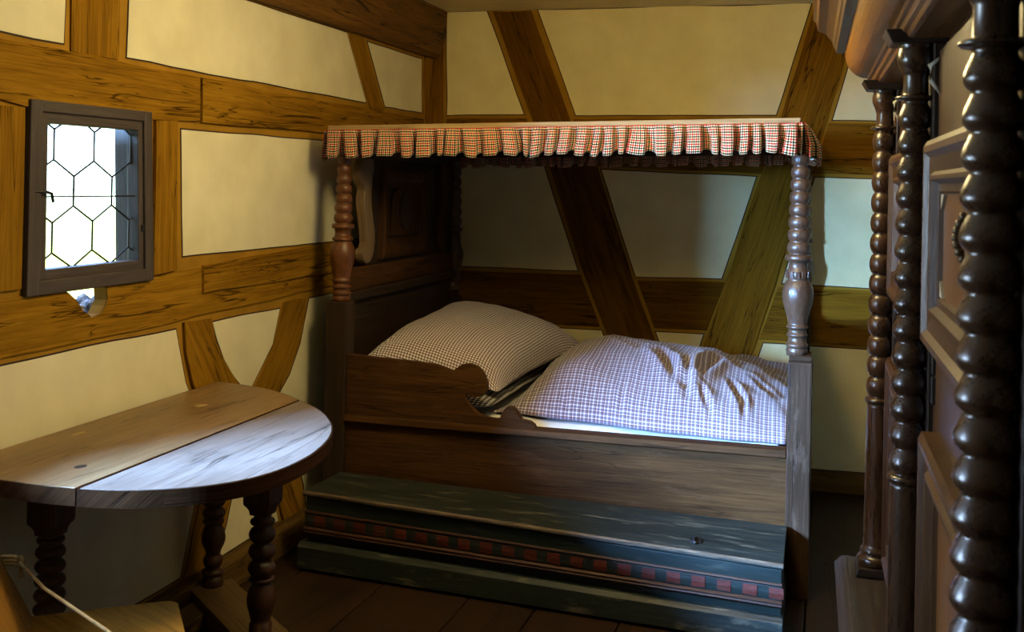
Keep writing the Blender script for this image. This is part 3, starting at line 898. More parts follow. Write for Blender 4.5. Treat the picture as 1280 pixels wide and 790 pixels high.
tester = tester_box(0.139, 2.156, BY, -0.03, -0.024, 0.0).build('tester', M['tester'], bed, grain=(1, 0, 0), bevel=0.003)
for y0, y1 in ((BY + 0.08, BY + 0.11), (-0.17, -0.12)):
    tester_box(0.15, 2.15, y0, y1, -0.10, -0.024).build('tester_rail', M['bed_dark'], tester, grain=(1, 0, 0))
for x0, x1 in ((0.19, 0.23), (2.06, 2.10)):
    tester_box(x0, x1, BY + 0.11, -0.17, -0.10, -0.024).build('tester_rail', M['bed_dark'], tester, grain=(0, 1, 0))


def valance(p0, p1, out, drop, seed, name, nfold, amp=0.030, rnd=0.4):
    """gathered strip of cloth: irregular folds that lean and overlap."""
    r = random.Random(seed)
    p0, p1, out = Vector(p0), Vector(p1), Vector(out)
    d = (p1 - p0); L = d.length; d.normalize()
    # fold knots
    cs = [0.0]
    for i in range(nfold):
        cs.append(cs[-1] + r.uniform(1 - rnd, 1 + rnd))
    cs = [c / cs[-1] for c in cs]
    lean = [r.uniform(-0.5, 0.5) for _ in range(nfold + 1)]
    dep = [r.uniform(0.6, 1.35) for _ in range(nfold + 1)]
    nu, nv = nfold * 18, 10
    PF = [(0.0, 0.75), (0.10, 1.0), (0.30, 1.06), (0.50, 1.0), (0.63, 0.85), (0.61, 0.30), (0.56, -0.7), (0.64, -1.5), (0.80, -1.6), (0.95, -1.0), (1.04, 0.1), (1.0, 0.75)]
    PT = [0.0, 0.09, 0.24, 0.40, 0.49, 0.56, 0.63, 0.70, 0.80, 0.88, 0.95, 1.0]
    opn = [r.uniform(0.55, 1.25) for _ in range(nfold + 1)]

    def place(u, v):
        # v: 0 top .. 1 bottom; each pleat has a front panel, a turned-under edge and a deep gap
        k = 0
        while k < nfold - 1 and cs[k + 1] < u:
            k += 1
        t = min(1.0, max(0.0, (u - cs[k]) / (cs[k + 1] - cs[k])))
        w = (cs[k + 1] - cs[k]) * L
        i = 0
        while i < len(PT) - 2 and PT[i + 1] < t:
            i += 1
        f = (t - PT[i]) / (PT[i + 1] - PT[i])
        f = f * f * (3 - 2 * f) * 0.5 + f * 0.5
        px = PF[i][0] + (PF[i + 1][0] - PF[i][0]) * f
        pd = PF[i][1] + (PF[i + 1][1] - PF[i][1]) * f
        grow = 0.10 + 0.90 * min(1.0, v * 1.6) ** 0.8
        fade = min(1.0, u * 40, (1 - u) * 40)
        o_ = opn[k]
        x = cs[k] * L + w * (t * (1 - grow) + (px * (1 - 0.12 * o_ * v) + 0.05) * grow)
        x += (lean[k] * (1 - t) + lean[min(k + 1, nfold)] * t) * v * 0.042 * fade
        depth = amp * dep[k] * pd * grow * (0.6 + 0.4 * o_)
        wig = 0.004 * noise.noise(Vector((u * 60 + seed, v * 3, 0)))
        hem = 0.005 * math.sin(u * 47 + seed) + 0.007 * noise.noise(Vector((u * 40, seed, 0))) - 0.008 * (1 - pd) * v
        p = p0 + d * x + out * (depth + wig + 0.008)
        zt = p0.z + (p1.z - p0.z) * u
        return (p.x, p.y, zt - (drop + hem) * v)

    cloth_len = L * 1.7
    mb = MB().grid(nu, nv, place, lambda a, b: (a * cloth_len, b * drop))
    o = mb.build(name, M['red_check'], bed, smooth=True, flip=False)
    so = o.modifiers.new('thick', 'SOLIDIFY'); so.thickness = 0.0018; so.offset = 0
    return o


valance((0.145, BY - 0.003, tz(0.145) - 0.020), (2.165, BY - 0.003, tz(2.16) - 0.020), (0, -1, 0), 0.122, 5, 'front_valance', 29)
valance((2.162, BY - 0.01, tz(2.16) - 0.018), (2.162, -0.04, tz(2.16) - 0.018), (1, 0, 0), 0.14, 9, 'side_valance', 22, amp=0.045)
valance((0.135, BY - 0.003, tz(0.14) - 0.020), (0.135, -0.04, tz(0.14) - 0.020), (-1, 0, 0), 0.125, 13, 'side_valance', 22, amp=0.022)
valance((0.15, -0.055, tz(0.15) - 0.020), (2.15, -0.055, tz(2.15) - 0.020), (0, -1, 0), 0.135, 17, 'rear_valance', 28, amp=0.022)

# mattress with white sheet
mt = MB().grid(48, 40, lambda u, v: (0.25 + 1.84 * u, -1.60 + 1.43 * v, 0.580 - 0.03 * (max(0, abs(2 * v - 1) - 0.86) / 0.14) ** 2 + 0.006 * noise.noise(Vector((u * 9, v * 9, 1))) + 0.004 * noise.noise(Vector((u * 26, v * 18, 4)))))
mt.box(0.25, 2.09, -1.60, -0.17, 0.362, 0.545)
tag(mt.build('mattress', M['sheet'], smooth=False, loc=(1.18, -0.88, 0.36)), 'white sheeted mattress showing below the checked duvet in the bed', 'mattress')
boxp('slat_base', M['bed_dark'], bed, 0.22, 2.13, BY + 0.06, -0.11, 0.33, 0.36, 0)

def arc_uv(mb, n0, f0, nu, nv, ku=1.0, kv=1.0):
    """cloth coordinates of a grid from its arc lengths."""
    V = mb.v
    au, av = {}, {}
    for j in range(nv + 1):
        s = 0.0
        for i in range(nu + 1):
            if i: s += (Vector(V[n0 + j * (nu + 1) + i]) - Vector(V[n0 + j * (nu + 1) + i - 1])).length
            au[i, j] = s
    for i in range(nu + 1):
        s = 0.0
        for j in range(nv + 1):
            if j: s += (Vector(V[n0 + j * (nu + 1) + i]) - Vector(V[n0 + (j - 1) * (nu + 1) + i])).length
            av[i, j] = s
    mid = {j: au[nu // 2, j] for j in range(nv + 1)}
    midv = {i: av[i, nv // 2] for i in range(nu + 1)}
    k = f0
    for j in range(nv):
        for i in range(nu):
            mb.uv[k] = [((au[a, b] - mid[b]) * ku, (av[a, b] - midv[a]) * kv) for a, b in ((i, j), (i + 1, j), (i + 1, j + 1), (i, j + 1))]
            k += 1


# big square pillow
PC = [Vector((0.285, -1.60, 0.80)), Vector((0.895, -1.50, 0.685)), Vector((1.05, -0.42, 0.75)), Vector((0.30, -0.34, 0.88))]


def pillow_pt(u, v, side):
    p = (PC[0] * (1 - u) + PC[1] * u) * (1 - v) + (PC[3] * (1 - u) + PC[2] * u) * v
    a, b = abs(2 * u - 1), abs(2 * v - 1)
    pin = 0.055 * ((1 - a ** 2) * b ** 6)
    pin2 = 0.055 * ((1 - b ** 2) * a ** 6)
    c = (PC[0] + PC[1] + PC[2] + PC[3]) / 4
    dirx = Vector((1, 0, 0)) * (1 if u > .5 else -1); diry = Vector((0, 1, 0)) * (1 if v > .5 else -1)
    p = p - diry * pin - dirx * pin2
    t = max(0.0, (1 - a ** 4.0) * (1 - b ** 3.0)) ** 0.60
    nz = 0.015 * noise.noise(Vector((u * 3, v * 3, 7))) + 0.006 * noise.noise(Vector((u * 9, v * 9, 3)))
    crease = 0.014 * math.sin(math.atan2(v - 0.06, u - 0.02) * 16) * math.exp(-6 * math.hypot(u, v)) + 0.012 * math.sin(math.atan2(v - 0.06, 1 - u) * 14) * math.exp(-6 * math.hypot(1 - u, v))
    return p + Vector((0, 0, (0.165 if side > 0 else -0.05) * t * side * side + (nz + crease) * t ** .5))


mb = MB()
nn = 44
mb.grid(nn, nn, lambda u, v: pillow_pt(u, v, 1), lambda u, v: (u * 0.80, v * 1.05))
mb.grid(nn, nn, lambda u, v: (lambda q: (q.x, q.y, q.z))(pillow_pt(u, v, -1)), lambda u, v: (u * 0.80, v * 1.05))
arc_uv(mb, 0, 0, nn, nn)
pil = mb.build('pillow', M['pillow'], smooth=True, loc=(0.64, -1.0, 0.6), flip=False)
tag(pil, 'large pale pillow with fine brown checks propped at the head of the bed', 'pillow')

# lower pillow whose dark checked corner shows in the cut-out of the side board
mb = MB()


def low_pt(u, v, s):
    x = 0.30 + 0.59 * u; y = -1.61 + 1.28 * v
    a, b = abs(2 * u - 1), abs(2 * v - 1)
    t = max(0.0, (1 - a ** 3) * (1 - b ** 4)) ** 0.6
    return (x + 0.01 * noise.noise(Vector((u * 8, v * 8, 2))), y + 0.012 * noise.noise(Vector((u * 9, v * 3, 5))), 0.640 + s * 0.045 * t + 0.012 * noise.noise(Vector((u * 10, v * 10, 9))) * t ** .3)


mb.grid(34, 40, lambda u, v: low_pt(u, v, 1), lambda u, v: (u * 0.7, v * 1.3))
mb.grid(34, 40, lambda u, v: low_pt(u, v, -1), lambda u, v: (u * 0.7, v * 1.3))
arc_uv(mb, 0, 0, 34, 40)
tag(mb.build('under_pillow', M['bolster'], smooth=True, loc=(0.6, -1.0, 0.59), flip=False), 'dark black-and-white checked pillow underneath the large pale pillow', 'pillow')

# duvet
RIDGE = [(0.86, 0.66), (0.93, 0.69), (1.0, 0.745), (1.10, 0.815), (1.22, 0.85), (1.45, 0.845), (1.68, 0.815), (1.90, 0.760), (2.05, 0.715), (2.13, 0.695)]


def interp(tab, x):
    if x <= tab[0][0]: return tab[0][1]
    for (a, fa), (b, fb) in zip(tab, tab[1:]):
        if x <= b:
            t = (x - a) / (b - a); t = t * t * (3 - 2 * t) * 0.4 + t * 0.6
            return fa + (fb - fa) * t
    return tab[-1][1]


CREASES = [((1.50, -0.95), (1.66, -1.32), 0.030, 0.030), ((1.66, -1.05), (1.70, -1.40), 0.024, 0.022), ((1.78, -0.85), (1.72, -1.20), 0.032, 0.028), ((1.86, -1.12), (1.93, -1.38), 0.016, 0.016), ((1.30, -0.80), (1.45, -0.98), 0.018, 0.03), ((1.75, -1.32), (1.82, -1.52), 0.016, 0.014), ((1.92, -1.30), (1.95, -1.50), 0.014, 0.014), ((1.16, -1.42), (1.22, -1.52), 0.010, 0.014), ((1.42, -1.36), (1.44, -1.56), 0.010, 0.016), ((1.95, -1.0), (2.06, -1.2), 0.008, 0.02)]


def duvet_pt(u, v):
    # left edge slants under the pillow
    xl = 0.87 + 0.12 * v + 0.015 * math.sin(v * 9)
    x = xl + (2.120 - xl) * u
    yf = -1.598 + 0.115 * max(0.0, 1 - u / 0.62) ** 0.8 + 0.008 * math.sin(u * 21)
    y = yf + (-0.22 - yf) * v
    base = 0.600 - 0.016 * u
    H = interp(RIDGE, x) - base
    vf = min(1.0, v / 0.52)
    p = (1 - (1 - vf) ** 2.3) ** 0.82
    if v > 0.52:
        p *= 1 - (0.55 - 0.35 * u) * ((v - 0.52) / 0.48) ** 2.2
    el = min(1.0, u / 0.10)
    p *= (1 - (1 - el) ** 2.5)
    z = base + H * p
    n = 0.020 * noise.noise(Vector((x * 3.1, y * 3.1, 3))) + 0.011 * noise.noise(Vector((x * 7 + y * 3, y * 5, 8))) + 0.005 * noise.noise(Vector((x * 17, y * 11, 2))) * (0.4 + u)
    z += n * min(1.0, p * 1.3)
    for (ax, ay), (bx, by), dep, wd in CREASES:
        a = Vector((ax, ay)); b = Vector((bx, by)); q = Vector((x, y)); ab = b - a
        t = max(0, min(1, (q - a).dot(ab) / ab.length_squared))
        side = (q - a).cross(ab) / ab.length if hasattr(q, 'cross') else 0
        dd = (q - (a + ab * t)).length
        taper = math.sin(PI * (0.12 + 0.76 * t))
        z += taper * dep * (-math.exp(-(dd / wd) ** 2) + 0.75 * math.exp(-((dd - wd * 1.7) / (wd * 1.1)) ** 2)) * min(1, p * 1.5)
    return (x, y, max(z, base - 0.002))


NU, NV = 150, 120
mb = MB().grid(NU, NV, duvet_pt)
# cloth coordinates by arc length
V = mb.v
arc = {}
for i in range(NU + 1):
    s = 0.0
    for j in range(NV + 1):
        if j:
            s += (Vector(V[j * (NU + 1) + i]) - Vector(V[(j - 1) * (NU + 1) + i])).length * 0.6 + abs(V[j * (NU + 1) + i][1] - V[(j - 1) * (NU + 1) + i][1]) * 0.4
        arc[i, j] = s
k = 0
for j in range(NV):
    for i in range(NU):
        mb.uv[k] = [(V[b * (NU + 1) + a][0] + 0.12 * V[b * (NU + 1) + a][2], arc[a, b]) for a, b in ((i, j), (i + 1, j), (i + 1, j + 1), (i, j + 1))]
        k += 1
duv = mb.build('duvet', M['blue_check'], smooth=True, loc=(1.45, -0.9, 0.58), flip=False)
so = duv.modifiers.new('thick', 'SOLIDIFY'); so.thickness = 0.006; so.offset = -1
tag(duv, 'plump blue and white checked duvet lying across the foot of the bed', 'duvet')

# ------------------------------------------------------------------ bench chest in front of the bed
# corner data: (left, right) x front/back edges
def chest_pos(s, d, z):
    """s 0..1 along the length, d metres forward of the front face (negative = back), z at nominal height 0..0.31."""
    fl, fr = Vector((0.232, -2.00)), Vector((2.134, -2.150))
    bl, br = Vector((0.250, -1.690)), Vector((2.129, -1.702))
    f = fl.lerp(fr, s); b = bl.lerp(br, s)
    n = (f - b).normalized()
    if d <= -0.25:
        p = b + n * (d + 0.45) * 0.0
    else:
        p = f + n * d
    zz = z * (1.045 + (0.936 - 1.045) * s)
    return (p.x, p.y, zz)


chest = thing('step_chest', 'long low green-painted chest with a red dashed band in front of the bed', 'chest', (1.2, -1.9, 0))


def chest_piece(name, prof, mat, s0=0.0, s1=1.0, parent=None, bevel=0.002, grain=(1, -0.07, 0)):
    mb = MB()
    nseg = 1
    mb.sweep(prof, chest_pos, s0, s1)
    return mb.build(name, mat, parent or chest, grain=grain, bevel=bevel)


chest_piece('plinth', [(-0.3, 0.012), (0.03, 0.012), (0.03, 0.094), (0.012, 0.110), (-0.3, 0.110)], M['green'], -0.012, 1.004)
chest_piece('body', [(-0.3, 0.108), (-0.012, 0.108), (-0.008, 0.14), (0.0, 0.15), (0.0, 0.21), (0.0, 0.216), (0.0, 0.284), (-0.3, 0.284)], M['green_dark'])
chest_piece('moulding', [(-0.02, 0.143), (0.006, 0.143), (0.014, 0.150), (0.010, 0.156), (0.014, 0.163), (0.004, 0.169), (-0.02, 0.169)], M['brown_mould'], -0.004, 1.002)
chest_piece('moulding', [(-0.02, 0.222), (0.006, 0.222), (0.008, 0.227), (0.004, 0.233), (-0.02, 0.233)], M['brown_mould'], -0.003, 1.002)
chest_piece('lid', [(-0.3, 0.287), (0.008, 0.287), (0.013, 0.292), (0.013, 0.304), (0.006, 0.310), (-0.3, 0.310)], M['green'], -0.006, 1.003, bevel=0.002)
chest_piece('worn_edge', [(0.0, 0.3095), (0.0075, 0.3100), (0.0142, 0.3035), (0.0142, 0.2965), (0.008, 0.2965)], M['worn_edge'], -0.0062, 1.0032, bevel=0)
chest_piece('lid_groove', [(-0.1, 0.282), (-0.004, 0.282), (-0.004, 0.288), (-0.1, 0.288)], M['brown_mould'])
band = chest_piece('dashed_band', [(-0.02, 0.170), (0.004, 0.172), (0.006, 0.196), (0.004, 0.220), (-0.02, 0.221)], M['green_dark'], -0.002, 1.001)
for i in range(21):
    s = 0.022 + i * 0.0478
    chest_piece('red_block', [(-0.005, 0.175), (0.0065, 0.176), (0.0085, 0.196), (0.0065, 0.216), (-0.005, 0.217)], M['red_paint'], s, s + 0.026, band, bevel=0)
# old lock hasp left on the lid
hl = Vector(chest_pos(0.835, -0.09, 0.311))
MB().tube([hl + Vector((-0.012, 0.03, 0.004)), hl + Vector((0.0, 0.02, 0.008)), hl + Vector((-0.006, -0.005, 0.006)), hl + Vector((0.004, -0.03, 0.003))], 0.006, 8).build('hasp', M['iron'], chest, smooth=True)
MB().box(hl.x - 0.018, hl.x + 0.022, hl.y - 0.012, hl.y + 0.04, hl.z - 0.002, hl.z + 0.003).build('hasp_plate', M['iron'], chest, bevel=0.001)

# ------------------------------------------------------------------ half-round table
table = thing('half_round_table', 'worn half-round wooden table on turned legs under the leaded window', 'table', (0.40, -3.05, 0))
OUT = [(0.478, -2.568), (0.615, -2.692), (0.718, -2.829), (0.78, -2.94), (0.825, -3.06), (0.855, -3.19), (0.868, -3.30), (0.864, -3.42), (0.838, -3.53), (0.795, -3.61), (0.735, -3.675), (0.645, -3.735), (0.562, -3.768), (0.478, -3.783)]
INN = [(0.474, -3.783), (0.37, -3.788), (0.25, -3.782), (0.12, -3.772), (0.021, -3.762), (0.021, -2.362), (0.07, -2.364), (0.129, -2.374), (0.21, -2.396), (0.293, -2.430), (0.39, -2.495), (0.474, -2.565)]
flat = lambda a, b, t: (a, b, t)


def smooth_open(pts, k=5):
    out = []
    n = len(pts)
    for i in range(n - 1):
        p0, p1, p2, p3 = (Vector(pts[max(0, min(n - 1, j))]) for j in (i - 1, i, i + 1, i + 2))
        for q in range(k):
            t = q / k
            p = 0.5 * ((2 * p1) + (p2 - p0) * t + (2 * p0 - 5 * p1 + 4 * p2 - p3) * t * t + (3 * p1 - p0 - 3 * p2 + p3) * t ** 3)
            out.append((p.x, p.y))
    return out + [tuple(pts[-1])]


OUT = smooth_open(OUT)
INN = smooth_open(INN[:5]) + smooth_open(INN[5:])
for pl, tmat in ((INN, M['table']), (OUT, M['table_bluelit'])):
    bd = MB().prism(offset_poly(pl, -0.005), 0.800, 0.815, flat).build('top_board', tmat, table, grain=(0, 1, 0.0), bevel=0.004, segs=2)
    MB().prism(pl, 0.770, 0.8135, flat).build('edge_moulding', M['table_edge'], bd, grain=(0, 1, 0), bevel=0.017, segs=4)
# nail hole and a pale knot in the boards
for x, y, r, mt_ in ((0.35, -3.60, 0.014, M['iron']), (0.21, -2.78, 0.020, M['tester']), (0.10, -3.28, 0.018, M['tester'])):
    MB().prism([(x + r * math.cos(2 * PI * i / 14), y + 1.5 * r * math.sin(2 * PI * i / 14)) for i in range(14)], 0.8135, 0.8153, flat).build('knot', mt_, table)
# apron under the top
boxp('apron', M['table_leg'], table, 0.10, 0.135, -3.42, -2.55, 0.64, 0.77, 0.004)


def turned_leg(x, y, prof, a=0.046, zb=0.556):
    """square block down to zb, cut in an ogee to the turned part."""
    lg = MB()
    levels = [(a, 0.770), (a, zb), (a * 0.97, zb - 0.006), (a * 0.80, zb - 0.016), (a * 0.70, zb - 0.026), (a * 0.66, zb - 0.040)]
    for (r1, z1), (r0, z0) in zip(levels, levels[1:]):
        lg.hexa([(x - r0, y - r0, z0), (x + r0, y - r0, z0), (x + r0, y + r0, z0), (x - r0, y + r0, z0), (x - r1, y - r1, z1), (x + r1, y - r1, z1), (x + r1, y + r1, z1), (x - r1, y + r1, z1)])
    o = lg.build('leg', M['table_leg'], table, grain=(0, 0, 1), bevel=0)
    MB().lathe(mono(prof), x, y, 24).build('turning', M['table_leg'], o, smooth=True)
    return o


LP1 = [(0.036, 0.10), (0.036, 0.165)] + bulb(0.168, 0.298, 0.030, 0.046, 0.028, 0.55) + ring(0.307, 0.041, 0.012, 0.027) + bead_run(0.315, 0.478, 3, 0.045, 0.043, 0.52) + ring(0.492, 0.040, 0.014, 0.028) + [(0.028, 0.510), (0.028, 0.522)]
turned_leg(0.53, -2.92, LP1)
LP2 = [(0.036, 0.10), (0.036, 0.17)] + bulb(0.17, 0.322, 0.030, 0.046, 0.028, 0.55) + bead_run(0.328, 0.534, 5, 0.046, 0.042, 0.52) + ring(0.548, 0.039, 0.014, 0.028) + [(0.028, 0.560), (0.028, 0.574)]
turned_leg(0.135, -3.44, LP2, zb=0.603)
LP3 = [(0.042, 0.05), (0.042, 0.062), (0.032, 0.07)] + bead_run(0.075, 0.14, 1, 0.042, 0.042, 0.6) + ring(0.150, 0.040, 0.018, 0.028) + bulb(0.162, 0.215, 0.026, 0.036, 0.024, 0.5) + bulb(0.217, 0.325, 0.026, 0.044, 0.026, 0.5) + ring(0.335, 0.039, 0.014, 0.027) + bead_run(0.345, 0.51, 4, 0.043, 0.038, 0.55) + [(0.028, 0.525)]
turned_leg(0.115, -2.52, LP3)
# foot boards
def foot(p, q, w, z0, z1, name):
    p, q = Vector(p), Vector(q)
    d = (q - p).normalized(); n = Vector((-d.y, d.x))
    pts = [p + n * w, p - n * w, q - n * w] + [q + d * w * math.sin(PI * i / 8) - n * w * math.cos(PI * i / 8) for i in range(1, 8)] + [q + n * w]
    return MB().prism([(v.x, v.y) for v in pts], z0, z1, flat).build(name, M['foot'], table, grain=(d.x, d.y, 0), bevel=0.006)


foot((0.09, -2.50), (0.53, -2.88), 0.085, 0.03, 0.10, 'foot_board')
foot((0.15, -2.45), (0.15, -3.46), 0.05, 0.025, 0.075, 'foot_board')

# ------------------------------------------------------------------ chair at the lower left, its back tied with a rope
chair = thing('plank_chair', 'pale wooden plank chair at lower left with rope tied on its back', 'chair', (0.57, -3.80, 0))
CO = Vector((0.313, -3.732, 0)); CA = Vector((0.7923, 0.6101, 0)); CB = Vector((0.6101, -0.7923, 0))
cp = lambda s_, t_, z_: tuple(CO + CA * s_ + CB * t_ + Vector((0, 0, z_)))
SEAT = []
for cs_, ct_, a0 in ((0.325, 0.035, 270), (0.325, 0.365, 0), (-0.06, 0.365, 90), (-0.06, 0.035, 180)):
    for i in range(6):
        w = math.radians(a0 + 90 * i / 5)
        SEAT.append((cs_ + 0.035 * math.cos(w), ct_ + 0.035 * math.sin(w)))
MB().prism(SEAT, 0.422, 0.458, lambda p, q, t: cp(p, q, t)).build('seat', M['chair'], chair, grain=tuple(CB + CA * 0.5), bevel=0.008)
HALF = [(0.0, 0.44), (-0.004, 0.50), (0.004, 0.555), (0.012, 0.585), (-0.004, 0.605), (-0.004, 0.632), (0.02, 0.645), (0.05, 0.65), (0.07, 0.69), (0.085, 0.77), (0.11, 0.84), (0.15, 0.872), (0.20, 0.878)]
BK = HALF + [(0.40 - p, q) for p, q in reversed(HALF[:-1])]
MB().prism(BK, -0.032, 0.0, lambda p, q, t: cp(t - 0.47 * (q - 0.458), p, q)).build('backrest', M['chair'], chair, grain=(-0.3, -0.2, 1), bevel=0.006)
for s_, t_, ds, dt in ((0.28, 0.07, 0.05, -0.05), (0.28, 0.33, 0.05, 0.05), (-0.01, 0.33, -0.07, 0.05), (-0.01, 0.07, -0.07, -0.05)):
    MB().tube([cp(s_ + ds, t_ + dt, 0.0), cp(s_ + ds * .5, t_ + dt * .5, 0.22), cp(s_, t_, 0.425)], [0.015, 0.021, 0.019], 8).build('leg', M['chair'], chair, smooth=True)
K0 = Vector(cp(-0.062, 0.006, 0.597))
RP = [K0 + CA * 0.030 - CB * 0.012, Vector((0.45, -3.86, 0.590)), Vector((0.733, -4.0, 0.576)), Vector((1.2, -4.27, 0.565)), Vector((1.7, -4.5, 0.575)), Vector((2.2, -4.66, 0.60)), Vector((2.410, -4.69, 0.615))]
rope = thing('rope', 'thin hemp barrier rope stretched from the plank chair across the room', 'rope', tuple(K0))
MB().tube(RP, 0.0042, 8).build('cord', M['rope'], rope, smooth=True)
kn = MB()
for i in range(3):
    kn.tube([K0 + CA * (0.034 * math.cos(w) - 0.010) - CB * (0.002 + 0.020 * abs(math.sin(w))) + Vector((0, 0, -0.004 + 0.010 * i)) for w in [PI * (0.02 + 0.96 * j / 10) for j in range(11)]], 0.0050, 6)
q0 = K0 + CA * 0.030 - CB * 0.018
kn.tube([q0 + Vector((0, 0, 0.014)), q0 + Vector((0.004, 0.006, -0.002)), q0 + Vector((0.002, 0.002, -0.022)), q0 + Vector((0.004, 0.004, -0.040))], [0.006, 0.0075, 0.0055, 0.007], 8)
kn.build('knot', M['rope'], rope, smooth=True)

# ------------------------------------------------------------------ wardrobe with beaded columns
W0 = Vector((2.427, -2.618, 0)); Wa = Vector((0.0164, -0.99987, 0)); Wn = Vector((-0.99987, -0.0164, 0))
wp = lambda s, d, z: tuple(W0 + Wa * s + Wn * d + Vector((0, 0, z)))
ward = thing('wardrobe', 'huge dark walnut wardrobe with three beaded columns along the right wall', 'wardrobe', wp(1.05, -0.3, 0))
GL = tuple(Wa)


def wbox(name, mat, parent, s0, s1, d0, d1, z0, z1, grain=(0, 0, 1), bevel=0.004):
    return MB().hexa([wp(s0, d0, z0), wp(s1, d0, z0), wp(s1, d1, z0), wp(s0, d1, z0), wp(s0, d0, z1), wp(s1, d0, z1), wp(s1, d1, z1), wp(s0, d1, z1)]).build(name, mat, parent, grain=grain, bevel=bevel)


wbox('body', M['cab'], ward, -0.10, 2.20, -0.62, -0.06, 0.40, 1.95)
bs = wbox('base', M['base_dark'], ward, -0.13, 2.24, -0.64, 0.085, 0.0, 0.415, GL)
MB().sweep([(-0.62, 0.413), (0.118, 0.413), (0.118, 0.424), (0.108, 0.430), (0.102, 0.440), (0.09, 0.444), (-0.62, 0.448)], wp, -0.145, 2.26).build('base_moulding', M['base_dark'], bs, grain=GL, bevel=0.003)
MB().sweep([(-0.1, 0.0), (0.105, 0.0), (0.105, 0.07), (0.09, 0.085), (-0.1, 0.085)], wp, -0.14, 2.25).build('skirting', M['cab_dark'], bs, grain=GL)
for s0 in (0.16, 1.20):
    mitred(MB(), wp, s0, s0 + 0.86, 0.12, 0.38, [(0, 0.085), (0, 0.097), (0.02, 0.10), (0.035, 0.09), (0.04, 0.085)]).build('drawer_moulding', M['cab'], bs, grain=GL)
    wbox('drawer_front', M['cab_light'], bs, s0 + 0.035, s0 + 0.825, 0.08, 0.09, 0.155, 0.345, GL)
# pale worn inlay strips on the ledge
wbox('ledge_strip', M['base_dark'], bs, -0.13, 2.24, 0.070, 0.082, 0.4465, 0.450, GL, 0)


def column(s, zlow, ztop, n, scale, lab, sk=0.5):
    x, y, _ = wp(s, 0, 0)
    k = scale
    r = 0.0375 * k
    zb = 0.448
    cb = MB().hexa([wp(s - .062, -.06, zb), wp(s + .062, -.06, zb), wp(s + .062, .062, zb), wp(s - .062, .062, zb), wp(s - .058, -.06, zb + .026), wp(s + .058, -.06, zb + .026), wp(s + .058, .058, zb + .026), wp(s - .058, .058, zb + .026)])
    P = [(0.053 * k, zb + 0.026), (0.057 * k, zb + 0.034), (0.057 * k, zb + 0.046), (0.050 * k, zb + 0.054), (0.045 * k, zb + 0.058), (0.048 * k, zb + 0.064), (0.048 * k, zb + 0.072), (0.042 * k, zb + 0.078), (0.0395 * k, zb + 0.086), (0.0385 * k, zb + 0.2), (0.036 * k, zlow - 0.02), (0.0355 * k, zlow - 0.008)]
    P += ring(zlow, 0.043 * k, 0.014, 0.034 * k)
    P += bead_run(zlow + 0.010, ztop - 0.010, n, r * 1.06, r * 0.91, 0.70, steps=12, skew=sk)
    P += ring(ztop, 0.040 * k, 0.008, 0.026 * k)
    P += [(0.025 * k, ztop + 0.010), (0.0245 * k, ztop + 0.045), (0.027 * k, ztop + 0.052)] + bulb(ztop + 0.053, ztop + 0.108, 0.028 * k, 0.0375 * k, 0.034 * k, 0.55) + [(0.036 * k, ztop + 0.112), (0.036 * k, ztop + 0.116)]
    col = MB().lathe(mono(P), x, y, 36).build('column', M['cab_col'], ward, smooth=True)
    col['label'] = lab
    cb.build('column_base', M['cab_dark'], col, bevel=0.004)
    zc = ztop + 0.113
    MB().hexa([wp(s - .052, -.06, zc), wp(s + .052, -.06, zc), wp(s + .052, .052, zc), wp(s - .052, .052, zc), wp(s - .066, -.06, zc + .028), wp(s + .066, -.06, zc + .028), wp(s + .066, .068, zc + .028), wp(s - .066, .068, zc + .028)]).build('capital_block', M['cab_dark'], col, bevel=0.004)
    wbox('pilaster', M['cab_dark'], col, s - 0.055, s + 0.055, -0.062, -0.030, 0.448, zc, bevel=0.003)
    return col


column(0.0, 0.968, 1.790, 13, 1.0, 'farthest beaded column with its plain lower shaft and base in view')
column(1.014, 0.987, 1.800, 14, 1.04, 'middle beaded column', 0.40)
column(2.072, 0.980, 1.782, 16, 1.08, 'nearest beaded column, mostly in shadow', 0.36)


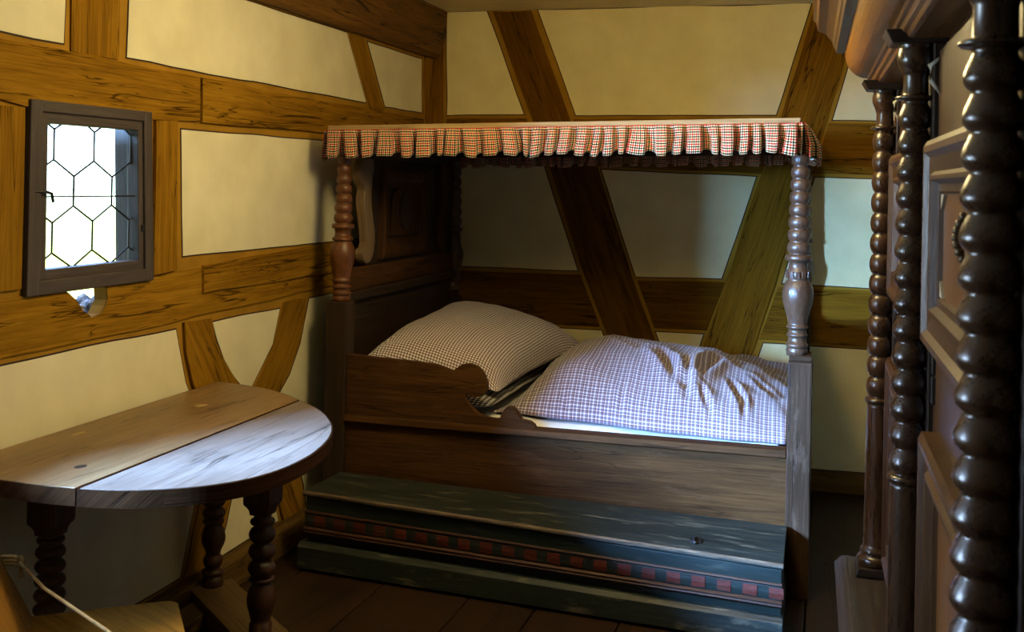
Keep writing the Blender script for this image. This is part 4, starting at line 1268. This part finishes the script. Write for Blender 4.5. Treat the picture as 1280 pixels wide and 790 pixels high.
def door(s0, s1, hinge_side):
    dr = wbox('door', M['cab'], ward, s0, s1, -0.075, -0.040, 0.47, 1.895, (0, 0, 1), 0.003)
    a, b = s0 + 0.085, s1 - 0.085
    for z0, z1 in ((1.305, 1.690), (0.53, 1.105)):
        mitred(MB(), wp, a, b, z0, z1, [(-0.012, -0.040), (-0.012, -0.012), (0.0, -0.004), (0.012, -0.004), (0.022, -0.014), (0.05, -0.020), (0.058, -0.012), (0.066, -0.012), (0.074, -0.026), (0.088, -0.026), (0.094, -0.039)]).build('panel_moulding', M['cab'], dr, grain=(0, 0, 1))
        wbox('panel', M['cab_light'], dr, a + 0.09, b - 0.09, -0.043, -0.035, z0 + 0.09, z1 - 0.09, (0, 0, 1), 0.003)
        if z0 > 1:
            for sa, za, ds, dz in ((a + .094, z1 - .094, 1, -1), (a + .094, z0 + .094, 1, 1), (b - .094, z1 - .094, -1, -1), (b - .094, z0 + .094, -1, 1)):
                MB().prism([(sa, za), (sa + 0.045 * ds, za), (sa, za + 0.03 * dz)], -0.036, -0.029, lambda p, q, t: wp(p, t, q)).build('corner_chip', M['ivory'], dr)
    for zz in (1.20, 1.26):
        hs = s0 + 0.03 if hinge_side < 0 else s1 - 0.03
        wbox('hinge', M['iron'], dr, hs - 0.012, hs + 0.012, -0.042, -0.033, zz - 0.035, zz + 0.02, bevel=0.002)
    hs = (s0 + s1) / 2 + 0.06
    hn = MB()
    for q in range(7):
        zq = 1.492 + q * 0.0115
        hx, hy, _ = wp(hs, -0.030 + 0.014 * math.sin(PI * (q + 0.5) / 7), 0)
        hn.lathe(mono([(0.002, zq - 0.008), (0.0065, zq - 0.005), (0.0082, zq), (0.0065, zq + 0.005), (0.002, zq + 0.008)]), hx, hy, 10)
    hn.build('handle', M['brass'], dr, smooth=True)
    return dr


door(0.06, 0.955, -1)
door(1.075, 2.01, -1)
# entablature
MB().sweep([(-0.62, 1.922), (0.012, 1.922), (0.022, 1.924), (0.026, 1.932), (0.034, 1.936), (0.038, 1.945), (0.046, 1.948), (0.050, 1.957), (-0.62, 1.957)], wp, -0.135, 2.3).build('architrave_moulding', M['cab_light'], ward, grain=GL, bevel=0.0015)
cush = [(-0.62, 1.955)] + [(0.048 + 0.068 * math.sin(PI / 2 * i / 9), 1.955 + 0.085 * (1 - math.cos(PI / 2 * i / 9))) for i in range(10)] + [(-0.62, 2.04)]
MB().sweep(cush, wp, -0.150, 2.3).build('cushion_frieze', M['cushion'], ward, grain=GL, smooth=False)
MB().sweep([(-0.62, 2.038), (0.142, 2.038), (0.146, 2.052), (0.150, 2.056), (0.155, 2.075), (0.175, 2.10), (0.20, 2.11), (0.205, 2.135), (0.215, 2.145), (0.215, 2.17), (-0.62, 2.17)], wp, -0.175, 2.33).build('cornice', M['cab'], ward, grain=GL, bevel=0.002)
for s in (0.0, 1.014, 2.072):
    MB().tube([wp(s + 0.075, -0.05, 1.885), wp(s + 0.085, -0.02, 1.86), wp(s + 0.08, -0.022, 1.83), wp(s + 0.078, -0.045, 1.80)], [0.003, 0.0055, 0.005, 0.003], 8).build('carved_drop', M['ivory'], ward, smooth=True)
